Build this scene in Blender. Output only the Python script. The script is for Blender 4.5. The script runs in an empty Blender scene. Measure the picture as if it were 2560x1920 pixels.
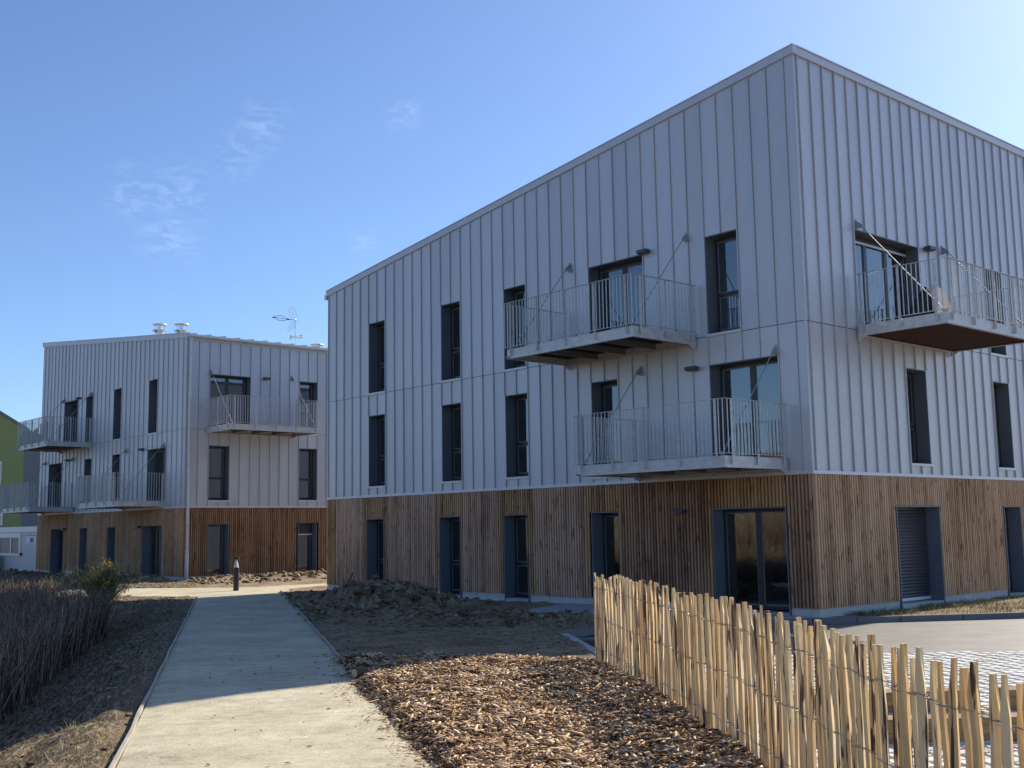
import bpy, math, random
import numpy as np
from mathutils import Vector, Matrix

random.seed(7)
rng = np.random.default_rng(7)
sc = bpy.context.scene
COL = sc.collection

# ------------------------------------------------------------------ camera
cam_data = bpy.data.cameras.new('camera')
cam_data.sensor_fit = 'HORIZONTAL'
cam_data.sensor_width = 36.0
cam_data.lens = 36.0 * 2811.565 / 2560.0
cam_data.clip_start = 0.1
cam_data.clip_end = 3000
cam = bpy.data.objects.new('camera', cam_data)
COL.objects.link(cam)
cr = Vector((0.9998669, 0.00206022, -0.01618452))
cu = Vector((0.01631512, -0.12626012, 0.99186299))
cf = Vector((0.0, 0.99199503, 0.12627693))
m3 = Matrix((cr, cu, -cf)).transposed()
cam.matrix_world = Matrix.Translation((0, 0, 1.65)) @ m3.to_4x4()
sc.camera = cam

# ------------------------------------------------------------------ light
AU = math.radians(131.492)                      # direction of the long facades
U = np.array([math.cos(AU), math.sin(AU), 0.0])
V = np.array([math.cos(AU - math.pi / 2), math.sin(AU - math.pi / 2), 0.0])
SUN_EL = math.radians(35.0)
SUN_AZ = AU - math.pi / 2 + math.radians(2.9)   # measured from +X, anticlockwise
sun_dir = Vector((math.cos(SUN_EL) * math.cos(SUN_AZ), math.cos(SUN_EL) * math.sin(SUN_AZ), math.sin(SUN_EL)))
sun_data = bpy.data.lights.new('sun', 'SUN')
sun_data.energy = 4.4
sun_data.angle = math.radians(0.55)
sun_data.color = (1.0, 0.90, 0.74)
sun = bpy.data.objects.new('sun', sun_data)
COL.objects.link(sun)
sun.rotation_mode = 'QUATERNION'
sun.rotation_quaternion = (-sun_dir).to_track_quat('-Z', 'Y')

world = bpy.data.worlds.new('World')
sc.world = world
world.use_nodes = True
wn, wl = world.node_tree.nodes, world.node_tree.links
wn.clear()
w_out = wn.new('ShaderNodeOutputWorld')
w_bg = wn.new('ShaderNodeBackground')
w_sky = wn.new('ShaderNodeTexSky')
w_sky.sky_type = 'NISHITA'
w_sky.sun_disc = False
w_sky.sun_elevation = SUN_EL
w_sky.sun_rotation = math.pi / 2 - SUN_AZ
w_sky.altitude = 0
w_sky.air_density = 0.8
w_sky.dust_density = 0.65
w_sky.ozone_density = 6.0
w_bg.inputs['Strength'].default_value = 0.110
# thin wisps of high cloud
w_tc = wn.new('ShaderNodeTexCoord')


def wmath(op, a, b=None, c=None, vec=False):
    n = wn.new('ShaderNodeVectorMath' if vec else 'ShaderNodeMath')
    n.operation = op
    for i, v in enumerate((a, b, c)):
        if v is None:
            continue
        if hasattr(v, 'is_output'):
            wl.new(v, n.inputs[i])
        else:
            n.inputs[i].default_value = v
    return n


masks = None
for d, r in (((-0.28, 0.918, 0.2809), 0.042), ((-0.285, 0.9257, 0.2485), 0.036), ((-0.2064, 0.9167, 0.3421), 0.030),
             ((-0.2307, 0.9204, 0.3157), 0.026), ((-0.0892, 0.9315, 0.3527), 0.022), ((-0.1274, 0.9599, 0.2495), 0.018), ((-0.3134, 0.9069, 0.2816), 0.03)):
    dv = Vector(d).normalized()
    dist = wmath('DISTANCE', w_tc.outputs['Generated'], tuple(dv), vec=True)
    g = wmath('SUBTRACT', 1.0, wmath('DIVIDE', dist.outputs['Value'], r).outputs[0])
    g.use_clamp = True
    masks = g.outputs[0] if masks is None else wmath('MAXIMUM', masks, g.outputs[0]).outputs[0]
w_map = wn.new('ShaderNodeMapping')
w_map.inputs['Scale'].default_value = (16, 16, 44)
w_map.inputs['Rotation'].default_value = (0.0, 0.35, 0.0)
wl.new(w_tc.outputs['Generated'], w_map.inputs['Vector'])
w_n = wn.new('ShaderNodeTexNoise')
w_n.inputs['Scale'].default_value = 2.6
w_n.inputs['Detail'].default_value = 9
w_n.inputs['Roughness'].default_value = 0.62
w_n.inputs['Distortion'].default_value = 0.9
wl.new(w_map.outputs[0], w_n.inputs['Vector'])
w_r = wn.new('ShaderNodeValToRGB')
w_r.color_ramp.elements[0].position = 0.44
w_r.color_ramp.elements[1].position = 0.82
wl.new(w_n.outputs['Fac'], w_r.inputs[0])
w_m = wmath('MULTIPLY', w_r.outputs[0], masks)
w_m2 = wmath('MULTIPLY', w_m.outputs[0], 0.28)
w_mix = wn.new('ShaderNodeMix')
w_mix.data_type = 'RGBA'
wl.new(w_m2.outputs[0], w_mix.inputs['Factor'])
wl.new(w_sky.outputs[0], w_mix.inputs[6])
w_mix.inputs[7].default_value = (6.4, 7.2, 8.6, 1)
wl.new(w_mix.outputs[2], w_bg.inputs['Color'])
wl.new(w_bg.outputs[0], w_out.inputs['Surface'])

sc.view_settings.view_transform = 'Standard'
sc.view_settings.look = 'None'
sc.view_settings.exposure = 0.70
sc.view_settings.gamma = 1.0
sc.view_settings.use_curve_mapping = False
sc.cycles.max_bounces = 8
sc.cycles.transparent_max_bounces = 12
sc.cycles.use_denoising = True


# ------------------------------------------------------------------ materials
class NT:
    def __init__(self, name):
        self.m = bpy.data.materials.new(name)
        self.m.use_nodes = True
        self.t = self.m.node_tree
        self.n, self.l = self.t.nodes, self.t.links
        self.b = self.n['Principled BSDF']

    def new(self, typ, **kw):
        n = self.n.new(typ)
        for k, v in kw.items():
            setattr(n, k, v)
        return n

    def put(self, sock, v):
        if hasattr(v, 'is_output'):
            self.l.new(v, sock)
        else:
            sock.default_value = v

    def math(self, op, a, b=0.0, clamp=False):
        n = self.new('ShaderNodeMath', operation=op, use_clamp=clamp)
        self.put(n.inputs[0], a)
        self.put(n.inputs[1], b)
        return n.outputs[0]

    def vec(self, op, a, b):
        n = self.new('ShaderNodeVectorMath', operation=op)
        self.put(n.inputs[0], a)
        self.put(n.inputs[1], b)
        return n.outputs[0]

    def pos(self):
        return self.new('ShaderNodeNewGeometry').outputs['Position']

    def island(self):
        return self.new('ShaderNodeNewGeometry').outputs['Random Per Island']

    def objrand(self):
        return self.new('ShaderNodeObjectInfo').outputs['Random']

    def noise(self, vec, scale, detail=4, rough=0.55, dist=0.0):
        n = self.new('ShaderNodeTexNoise')
        self.put(n.inputs['Vector'], vec)
        n.inputs['Scale'].default_value = scale
        n.inputs['Detail'].default_value = detail
        n.inputs['Roughness'].default_value = rough
        n.inputs['Distortion'].default_value = dist
        return n.outputs['Fac']

    def ramp(self, fac, stops, interp='LINEAR'):
        n = self.new('ShaderNodeValToRGB')
        cr_ = n.color_ramp
        cr_.interpolation = interp
        while len(cr_.elements) > 1:
            cr_.elements.remove(cr_.elements[-1])
        cr_.elements[0].position = stops[0][0]
        c = stops[0][1]
        cr_.elements[0].color = (*c, 1) if len(c) == 3 else c
        for p, c in stops[1:]:
            e = cr_.elements.new(p)
            e.color = (*c, 1)
        self.put(n.inputs[0], fac)
        return n.outputs[0]

    def mix(self, fac, a, b, mode='MIX'):
        n = self.new('ShaderNodeMix', data_type='RGBA', blend_type=mode)
        self.put(n.inputs['Factor'], fac)
        for i, v in ((6, a), (7, b)):
            self.put(n.inputs[i], (*v, 1) if isinstance(v, tuple) and len(v) == 3 else v)
        return n.outputs[2]

    def bump(self, h, strength=0.3, dist=0.02):
        n = self.new('ShaderNodeBump')
        n.inputs['Strength'].default_value = strength
        n.inputs['Distance'].default_value = dist
        self.put(n.inputs['Height'], h)
        self.l.new(n.outputs[0], self.b.inputs['Normal'])

    def fin(self, color, rough=0.6, metal=0.0, spec=0.5):
        self.put(self.b.inputs['Base Color'], (*color, 1) if isinstance(color, tuple) and len(color) == 3 else color)
        self.put(self.b.inputs['Roughness'], rough)
        self.b.inputs['Metallic'].default_value = metal
        self.b.inputs['Specular IOR Level'].default_value = spec
        return self.m


def grey(v):
    return (v, v, v)


def simple(name, c, rough=0.5, metal=0.0, spec=0.5, var=0.12, scale=6.0):
    t = NT(name)
    n = t.noise(t.pos(), scale, 5)
    col = t.mix(1.0, c, t.ramp(n, [(0.25, grey(1 - var)), (0.75, grey(1 + var))]), 'MULTIPLY')
    return t.fin(col, rough, metal, spec)


def mat_zinc():
    t = NT('zinc_cladding')
    p = t.pos()
    n1 = t.noise(t.vec('MULTIPLY', p, (1.2, 1.2, 0.35)), 1.6, 4)
    n2 = t.noise(t.vec('MULTIPLY', p, (9, 9, 0.6)), 2.0, 3)
    r = t.objrand()
    v = t.math('ADD', t.math('MULTIPLY', n1, 0.16), t.math('MULTIPLY', n2, 0.06))
    v = t.math('ADD', v, t.math('MULTIPLY', r, 0.10))
    col = t.ramp(v, [(0.02, (0.43, 0.44, 0.475)), (0.28, (0.59, 0.60, 0.63))])
    rough = t.math('ADD', 0.36, t.math('MULTIPLY', n1, 0.12))
    t.bump(t.noise(t.vec('MULTIPLY', p, (2.2, 2.2, 0.8)), 1.3, 2), 0.40, 0.02)
    return t.fin(col, rough, 0.25, 0.5)


def mat_slat(name, dark, light, pale, randsrc='object'):
    t = NT(name)
    r = t.objrand() if randsrc == 'object' else t.island()
    p = t.pos()
    off = t.new('ShaderNodeCombineXYZ')
    t.put(off.inputs[0], t.math('MULTIPLY', r, 37.0))
    t.put(off.inputs[2], t.math('MULTIPLY', r, 91.0))
    q = t.vec('ADD', p, off.outputs[0])
    g = t.noise(t.vec('MULTIPLY', q, (30, 30, 1.6)), 1.0, 5, 0.65, 0.6)
    big = t.noise(t.vec('MULTIPLY', p, (0.9, 0.9, 0.5)), 1.0, 3)
    kn = t.noise(t.vec('MULTIPLY', q, (8, 8, 2.8)), 1.0, 3, 0.6, 0.5)
    v = t.math('ADD', t.math('MULTIPLY', g, 0.5), t.math('ADD', t.math('MULTIPLY', r, 0.20), t.math('MULTIPLY', big, 0.50)))
    col = t.ramp(v, [(0.36, dark), (0.58, light), (0.86, pale)])
    kmask = t.ramp(kn, [(0.575, grey(0.0)), (0.66, grey(0.62))])
    col = t.mix(kmask, col, tuple(c * 0.35 for c in dark))
    t.bump(g, 0.25, 0.004)
    return t.fin(col, 0.75, 0, 0.25)


def mat_galv():
    t = NT('galvanised_steel')
    p = t.pos()
    n = t.noise(p, 9, 6, 0.65)
    n2 = t.noise(t.vec('MULTIPLY', p, (3, 3, 8)), 2.0, 3)
    v = t.math('ADD', t.math('MULTIPLY', n, 0.6), t.math('MULTIPLY', n2, 0.4))
    col = t.ramp(v, [(0.3, (0.40, 0.415, 0.43)), (0.55, (0.56, 0.575, 0.585)), (0.75, (0.70, 0.71, 0.715))])
    return t.fin(col, t.math('ADD', 0.38, t.math('MULTIPLY', n, 0.25)), 0.30, 0.5)


def mat_glass(name='window_glass', tint=0.72, ior=1.62):
    m = bpy.data.materials.new(name)
    m.use_nodes = True
    n, l = m.node_tree.nodes, m.node_tree.links
    n.clear()
    o = n.new('ShaderNodeOutputMaterial')
    mx = n.new('ShaderNodeMixShader')
    tr = n.new('ShaderNodeBsdfTransparent')
    tr.inputs[0].default_value = (tint * 0.93, tint, tint * 0.98, 1)
    gl = n.new('ShaderNodeBsdfGlossy')
    gl.inputs['Roughness'].default_value = 0.012
    gl.inputs['Color'].default_value = (0.92, 0.97, 1.0, 1)
    fr = n.new('ShaderNodeFresnel')
    fr.inputs['IOR'].default_value = ior
    ge = n.new('ShaderNodeNewGeometry')
    no = n.new('ShaderNodeTexNoise')
    no.inputs['Scale'].default_value = 1.1
    bp = n.new('ShaderNodeBump')
    bp.inputs['Strength'].default_value = 0.035
    bp.inputs['Distance'].default_value = 0.05
    l.new(ge.outputs['Position'], no.inputs['Vector'])
    l.new(no.outputs['Fac'], bp.inputs['Height'])
    l.new(bp.outputs[0], gl.inputs['Normal'])
    l.new(fr.outputs[0], mx.inputs[0])
    l.new(tr.outputs[0], mx.inputs[1])
    l.new(gl.outputs[0], mx.inputs[2])
    l.new(mx.outputs[0], o.inputs[0])
    return m


def mat_path():
    t = NT('stabilised_sand')
    p = t.pos()
    fine = t.noise(p, 55, 6, 0.8)
    mid = t.noise(t.vec('MULTIPLY', p, (1, 1, 1)), 6.5, 6, 0.62)
    big = t.noise(p, 0.9, 4, 0.6)
    streak = t.noise(t.vec('MULTIPLY', p, (0.7, 5.0, 1)), 1.0, 5, 0.6, 0.4)
    v = t.math('ADD', t.math('MULTIPLY', fine, 0.46), t.math('ADD', t.math('MULTIPLY', mid, 0.22), t.math('ADD', t.math('MULTIPLY', big, 0.22), t.math('MULTIPLY', streak, 0.10))))
    col = t.ramp(v, [(0.37, (0.22, 0.195, 0.135)), (0.46, (0.44, 0.395, 0.285)), (0.54, (0.57, 0.52, 0.385)), (0.63, (0.75, 0.695, 0.54))])
    speck = t.ramp(t.noise(p, 42, 3, 0.6), [(0.30, grey(0.6)), (0.42, grey(1.0))])
    col = t.mix(1.0, col, speck, 'MULTIPLY')
    t.bump(t.math('ADD', fine, t.math('MULTIPLY', mid, 0.8)), 0.5, 0.012)
    return t.fin(col, 0.95, 0, 0.15)


def mat_soil():
    t = NT('bare_soil')
    p = t.pos()
    a = t.noise(p, 1.1, 5, 0.6)
    b = t.noise(t.vec('MULTIPLY', p, (1.0, 2.2, 1.0)), 9, 7, 0.7)
    c = t.noise(p, 48, 4, 0.7)
    v = t.math('ADD', t.math('MULTIPLY', a, 0.42), t.math('ADD', t.math('MULTIPLY', b, 0.42), t.math('MULTIPLY', c, 0.26)))
    col = t.ramp(v, [(0.35, (0.085, 0.064, 0.040)), (0.50, (0.25, 0.19, 0.122)), (0.60, (0.37, 0.29, 0.192)), (0.72, (0.52, 0.42, 0.29))])
    # dry turf left of the path and on the bank
    sep = t.new('ShaderNodeSeparateXYZ')
    t.put(sep.inputs[0], p)
    turf = t.noise(t.vec('MULTIPLY', p, (6, 2.0, 2)), 4.0, 6, 0.72, 0.8)
    tcol = t.ramp(turf, [(0.36, (0.050, 0.038, 0.024)), (0.5, (0.17, 0.132, 0.086)), (0.62, (0.46, 0.375, 0.262))])
    s = t.math('SUBTRACT', t.math('MULTIPLY', sep.outputs[0], -0.9696), t.math('MULTIPLY', sep.outputs[1], 0.2445))
    msk = t.math('MULTIPLY', t.math('SUBTRACT', t.math('ADD', s, t.math('MULTIPLY', a, 1.2)), 1.2), 1.6, True)
    col = t.mix(msk, col, tcol)
    t.bump(t.math('ADD', b, t.math('MULTIPLY', c, 0.5)), 0.9, 0.05)
    return t.fin(col, 0.95, 0, 0.1)


def mat_island(name, stops, rough=0.85, spec=0.2, grain=None):
    t = NT(name)
    r = t.island()
    col = t.ramp(r, stops)
    if grain:
        n = t.noise(t.pos(), grain, 4, 0.6)
        col = t.mix(1.0, col, t.ramp(n, [(0.3, grey(0.7)), (0.7, grey(1.2))]), 'MULTIPLY')
    return t.fin(col, rough, 0, spec)


def mat_asphalt():
    t = NT('asphalt')
    p = t.pos()
    n = t.noise(p, 60, 4, 0.75)
    b = t.noise(p, 2.2, 5, 0.6)
    w = t.noise(t.vec('MULTIPLY', p, (1.2, 6, 1)), 1.0, 3)
    v = t.math('ADD', t.math('MULTIPLY', n, 0.5), t.math('ADD', t.math('MULTIPLY', b, 0.3), t.math('MULTIPLY', w, 0.2)))
    col = t.ramp(v, [(0.32, (0.065, 0.065, 0.068)), (0.5, (0.14, 0.136, 0.134)), (0.68, (0.235, 0.228, 0.224))])
    t.bump(n, 0.5, 0.008)
    return t.fin(col, 0.56, 0, 0.75)


def mat_concrete(name, c, var=0.2):
    t = NT(name)
    p = t.pos()
    a = t.noise(p, 2.0, 6, 0.65)
    b = t.noise(p, 40, 3, 0.6)
    v = t.math('ADD', t.math('MULTIPLY', a, 0.65), t.math('MULTIPLY', b, 0.35))
    col = t.mix(1.0, c, t.ramp(v, [(0.3, grey(1 - var)), (0.7, grey(1 + var))]), 'MULTIPLY')
    t.bump(b, 0.25, 0.005)
    return t.fin(col, 0.9, 0, 0.2)


def mat_paver():
    t = NT('concrete_paver')
    p = t.pos()
    r = t.math('FRACT', t.math('ADD', t.island(), t.objrand()))
    a = t.noise(p, 30, 5, 0.7)
    big = t.noise(p, 1.2, 4)
    v = t.math('ADD', t.math('MULTIPLY', a, 0.4), t.math('ADD', t.math('MULTIPLY', r, 0.25), t.math('MULTIPLY', big, 0.3)))
    col = t.ramp(v, [(0.25, (0.45, 0.44, 0.405)), (0.5, (0.62, 0.61, 0.57)), (0.75, (0.74, 0.725, 0.685))])
    t.bump(a, 0.3, 0.006)
    return t.fin(col, 0.9, 0, 0.2)


def mat_paling():
    t = NT('split_chestnut')
    p = t.pos()
    r = t.objrand()
    off = t.new('ShaderNodeCombineXYZ')
    t.put(off.inputs[0], t.math('MULTIPLY', r, 53.0))
    t.put(off.inputs[2], t.math('MULTIPLY', r, 17.0))
    q = t.vec('ADD', p, off.outputs[0])
    g = t.noise(t.vec('MULTIPLY', q, (60, 60, 2.6)), 1.0, 6, 0.65, 0.5)
    bl = t.noise(t.vec('MULTIPLY', q, (14, 14, 2.2)), 1.0, 4, 0.6, 0.6)
    v = t.math('ADD', t.math('MULTIPLY', g, 0.55), t.math('ADD', t.math('MULTIPLY', r, 0.22), t.math('MULTIPLY', bl, 0.28)))
    col = t.ramp(v, [(0.28, (0.48, 0.27, 0.105)), (0.42, (0.76, 0.52, 0.245)), (0.60, (0.87, 0.68, 0.39)), (0.8, (0.90, 0.76, 0.50))])
    bark = t.ramp(t.noise(t.vec('MULTIPLY', q, (16, 16, 1.7)), 1.0, 3, 0.55, 0.35), [(0.575, grey(0.0)), (0.60, grey(0.95))])
    bcol = t.ramp(g, [(0.35, (0.028, 0.014, 0.010)), (0.7, (0.115, 0.058, 0.038))])
    col = t.mix(bark, col, bcol)
    t.bump(t.math('ADD', g, t.math('MULTIPLY', bark, 0.6)), 0.5, 0.006)
    return t.fin(col, 0.7, 0, 0.25)


def mat_timber(name, c0, c1):
    t = NT(name)
    p = t.pos()
    g = t.noise(t.vec('MULTIPLY', p, (1.5, 25, 25)), 1.0, 5, 0.65, 0.6)
    col = t.ramp(g, [(0.3, c0), (0.7, c1)])
    t.bump(g, 0.4, 0.006)
    return t.fin(col, 0.8, 0, 0.2)


ZINC = mat_zinc()
FLASH = simple('pale_flashing', (0.60, 0.615, 0.63), 0.42, 0.2, 0.5, 0.06, 3)
FRAME = simple('anthracite_frame', (0.030, 0.036, 0.042), 0.38, 0.1, 0.5, 0.08)
BEAD = simple('grey_bead', (0.16, 0.175, 0.185), 0.4)
REVEAL = simple('anthracite_lining', (0.125, 0.145, 0.170), 0.42, 0.15, 0.5, 0.08, 2)
REVEAL2 = simple('blue_grey_lining', (0.135, 0.168, 0.212), 0.45, 0.1, 0.5, 0.08, 2)
GLASS = mat_glass('window_glass', 0.72, 2.5)
GLASSG = mat_glass('ground_floor_glass', 0.76, 2.3)
SL_GREY = mat_slat('weathered_larch', (0.23, 0.128, 0.080), (0.54, 0.345, 0.225), (0.70, 0.50, 0.36))
SL_BROWN = mat_slat('brown_larch', (0.18, 0.095, 0.043), (0.46, 0.265, 0.128), (0.58, 0.38, 0.21))
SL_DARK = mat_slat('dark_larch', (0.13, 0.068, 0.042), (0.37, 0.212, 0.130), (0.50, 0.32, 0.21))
SL_HONEY = mat_slat('honey_larch', (0.24, 0.132, 0.068), (0.55, 0.345, 0.195), (0.72, 0.52, 0.35))
SL_FAR = mat_slat('brown_larch_far', (0.19, 0.105, 0.052), (0.45, 0.285, 0.160), (0.60, 0.43, 0.28), 'island')
SL_RED = mat_slat('red_brown_larch_far', (0.13, 0.066, 0.036), (0.31, 0.170, 0.092), (0.42, 0.26, 0.155), 'island')
BLACK = simple('black_membrane', (0.008, 0.0075, 0.0075), 0.9, 0.0, 0.1)
BACKM = simple('grey_backing', (0.055, 0.063, 0.08), 0.6)
PLINTH = mat_concrete('rendered_plinth', (0.56, 0.565, 0.56), 0.15)
SLAB = mat_concrete('pale_concrete', (0.42, 0.42, 0.41), 0.12)
KERB = mat_concrete('kerb_concrete', (0.40, 0.40, 0.39), 0.15)
KERBD = mat_concrete('dark_kerb_concrete', (0.19, 0.19, 0.195), 0.15)
GALV = mat_galv()
DGALV = simple('dull_steel', (0.13, 0.135, 0.14), 0.6, 0.2)
ROD = simple('tie_rod_steel', (0.30, 0.31, 0.32), 0.6, 0.2)
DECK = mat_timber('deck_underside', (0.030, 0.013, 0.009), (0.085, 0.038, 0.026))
PLASTER = simple('pale_plaster', (0.72, 0.72, 0.69), 0.9)
SHUT = simple('shutter_slats', (0.062, 0.066, 0.078), 0.4, 0.2)
PIPE = simple('zinc_pipe', (0.50, 0.51, 0.52), 0.4, 0.35, 0.5, 0.12, 4)
WHITE = simple('white_plastic', (0.72, 0.72, 0.71), 0.4, var=0.03)
STEEL = simple('bright_steel', (0.72, 0.72, 0.70), 0.25, 0.9, 0.5, 0.1)
ROOF = simple('roof_membrane', (0.26, 0.27, 0.28), 0.7)
LAMP = simple('dark_lamp_housing', (0.055, 0.06, 0.068), 0.5)
PATH = mat_path()
SOIL = mat_soil()
ASPH = mat_asphalt()
PAVER = mat_paver()
PALE = mat_paling()
WIRE = simple('galvanised_wire', (0.24, 0.235, 0.23), 0.4, 0.6)
CLOD = NT('soil_clod')
_c = CLOD.noise(CLOD.pos(), 22, 6, 0.7)
_v = CLOD.math('ADD', CLOD.math('MULTIPLY', _c, 0.7), CLOD.math('MULTIPLY', CLOD.island(), 0.3))
CLOD.bump(_c, 1.0, 0.05)
CLOD = CLOD.fin(CLOD.ramp(_v, [(0.3, (0.09, 0.068, 0.042)), (0.52, (0.26, 0.20, 0.13)), (0.72, (0.46, 0.365, 0.245))]), 0.95, 0, 0.1)
MULCH = NT('mulch_bed')
_c = MULCH.noise(MULCH.pos(), 38, 6, 0.75)
MULCH.bump(_c, 1.0, 0.03)
MULCH = MULCH.fin(MULCH.ramp(_c, [(0.35, (0.030, 0.018, 0.010)), (0.55, (0.10, 0.062, 0.036)), (0.7, (0.21, 0.14, 0.085))]), 0.95, 0, 0.1)
CHIP = mat_island('wood_chip', [(0.0, (0.08, 0.043, 0.021)), (0.18, (0.21, 0.115, 0.055)), (0.42, (0.46, 0.285, 0.155)), (0.70, (0.68, 0.48, 0.285)), (0.90, (0.79, 0.61, 0.41)), (1.0, (0.84, 0.72, 0.55))], 0.85, 0.2, 60)
REED = mat_island('dead_reed', [(0.0, (0.040, 0.027, 0.020)), (0.42, (0.13, 0.090, 0.066)), (0.74, (0.30, 0.22, 0.158)), (1.0, (0.62, 0.48, 0.34))], 0.9, 0.15)
DRYG = mat_island('dry_grass', [(0.0, (0.075, 0.072, 0.030)), (0.35, (0.15, 0.122, 0.062)), (0.7, (0.27, 0.215, 0.13)), (1.0, (0.42, 0.35, 0.23))], 0.9, 0.15)
VERGE = mat_island('verge_grass', [(0.0, (0.05, 0.07, 0.022)), (0.4, (0.10, 0.115, 0.040)), (0.75, (0.22, 0.20, 0.09)), (1.0, (0.42, 0.36, 0.22))], 0.9, 0.15)
GORSE = mat_island('gorse_leaf', [(0.0, (0.040, 0.052, 0.022)), (0.5, (0.095, 0.118, 0.045)), (1.0, (0.20, 0.215, 0.095))], 0.8, 0.2)
FLOWER = simple('gorse_flower', (0.75, 0.50, 0.03), 0.7)
TWIG = simple('twig', (0.10, 0.075, 0.05), 0.9)
SLEEP = mat_timber('sleeper_timber', (0.16, 0.095, 0.045), (0.40, 0.27, 0.145))
GREENW = simple('green_render', (0.30, 0.32, 0.11), 0.9, var=0.05)
GREYW = simple('grey_render', (0.20, 0.20, 0.205), 0.9, var=0.05)
CABW = simple('cabin_panel', (0.56, 0.57, 0.585), 0.6, var=0.03)
BEIGE = simple('beige_fabric', (0.55, 0.47, 0.42), 0.85)
BLKF = simple('black_fabric', (0.018, 0.018, 0.020), 0.8)
SIGNB = simple('sign_blue', (0.16, 0.14, 0.36), 0.6)
BOLL = simple('bollard_black', (0.014, 0.015, 0.018), 0.4)
SHEET = simple('grey_sheet', (0.17, 0.20, 0.24), 0.75)


# ------------------------------------------------------------------ mesh helpers
class MB:
    """collects faces; fn maps (a, d, z) of a facade or plain (x, y, z) to object space"""

    def __init__(self, fn=None, flip=False):
        self.v, self.f, self.mi = [], [], []
        self.fn, self.flip = fn, flip

    def add(self, vs, fs, mi=0):
        o = len(self.v)
        self.v += [self.fn(*p) if self.fn else tuple(p) for p in vs]
        for f in fs:
            f = [i + o for i in f]
            self.f.append(f[::-1] if self.flip else f)
            self.mi.append(mi)
        return self

    def hexa(self, p, mi=0):
        return self.add(p, [(0, 3, 2, 1), (4, 5, 6, 7), (0, 1, 5, 4), (1, 2, 6, 5), (2, 3, 7, 6), (3, 0, 4, 7)], mi)

    def box(self, x0, x1, y0, y1, z0, z1, mi=0):
        x0, x1 = min(x0, x1), max(x0, x1)
        y0, y1 = min(y0, y1), max(y0, y1)
        return self.hexa([(x0, y0, z0), (x1, y0, z0), (x1, y1, z0), (x0, y1, z0), (x0, y0, z1), (x1, y0, z1), (x1, y1, z1), (x0, y1, z1)], mi)

    def slopebox(self, x0, x1, y0, y1, z0, z0b, z1, z1b, mi=0):
        """box whose bottom and top run from z0/z1 at x0 to z0b/z1b at x1"""
        y0, y1 = min(y0, y1), max(y0, y1)
        return self.hexa([(x0, y0, z0), (x1, y0, z0b), (x1, y1, z0b), (x0, y1, z0), (x0, y0, z1), (x1, y0, z1b), (x1, y1, z1b), (x0, y1, z1)], mi)

    def quad(self, a, b, c, d, mi=0):
        return self.add([a, b, c, d], [(0, 1, 2, 3)], mi)

    def tube(self, pts, r, n=6, caps=True, mi=0):
        pts = [Vector(p) for p in pts]
        rr = r if isinstance(r, (list, tuple)) else [r] * len(pts)
        vs = []
        for i, p in enumerate(pts):
            t = (pts[min(i + 1, len(pts) - 1)] - pts[max(i - 1, 0)])
            t = t.normalized() if t.length > 0 else Vector((0, 0, 1))
            a = t.cross(Vector((0, 0, 1)) if abs(t.z) < 0.9 else Vector((1, 0, 0))).normalized()
            b = t.cross(a)
            for k in range(n):
                w = 2 * math.pi * k / n
                q = p + (a * math.cos(w) + b * math.sin(w)) * rr[i]
                vs.append((q.x, q.y, q.z))
        fs = []
        for i in range(len(pts) - 1):
            for k in range(n):
                k2 = (k + 1) % n
                fs.append((i * n + k, i * n + k2, (i + 1) * n + k2, (i + 1) * n + k))
        if caps:
            fs.append(tuple(range(n))[::-1])
            fs.append(tuple((len(pts) - 1) * n + k for k in range(n)))
        return self.add(vs, fs, mi)

    def lathe(self, prof, cx=0, cy=0, n=16, mi=0):
        vs = []
        for r, z in prof:
            for k in range(n):
                w = 2 * math.pi * k / n
                vs.append((cx + r * math.cos(w), cy + r * math.sin(w), z))
        fs = []
        for i in range(len(prof) - 1):
            for k in range(n):
                k2 = (k + 1) % n
                fs.append((i * n + k, i * n + k2, (i + 1) * n + k2, (i + 1) * n + k))
        fs.append(tuple(range(n))[::-1])
        fs.append(tuple((len(prof) - 1) * n + k for k in range(n)))
        return self.add(vs, fs, mi)

    def mesh(self, name, mats):
        me = bpy.data.meshes.new(name)
        me.from_pydata(self.v, [], self.f)
        for m in (mats if isinstance(mats, (list, tuple)) else [mats]):
            me.materials.append(m)
        if any(self.mi):
            me.polygons.foreach_set('material_index', self.mi)
        me.update()
        return me

    def build(self, name, mats, parent=None, kind=None, smooth=False):
        me = self.mesh(name, mats)
        if smooth:
            me.polygons.foreach_set('use_smooth', [True] * len(me.polygons))
        return link(name, me, parent, kind)


def link(name, me, parent=None, kind=None):
    o = bpy.data.objects.new(name, me)
    COL.objects.link(o)
    if parent is not None:
        o.parent = parent
    if kind:
        o['kind'] = kind
    return o


def thing(name, label, cat, loc=(0, 0, 0), rz=0.0, group=None):
    o = bpy.data.objects.new(name, None)
    COL.objects.link(o)
    o.location = loc
    o.rotation_euler = (0, 0, rz)
    o.empty_display_size = 0.2
    tag(o, label, cat, group)
    return o


def tag(o, label, cat, group=None):
    o['label'], o['category'] = label, cat
    if group:
        o['group'] = group
    return o


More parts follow.
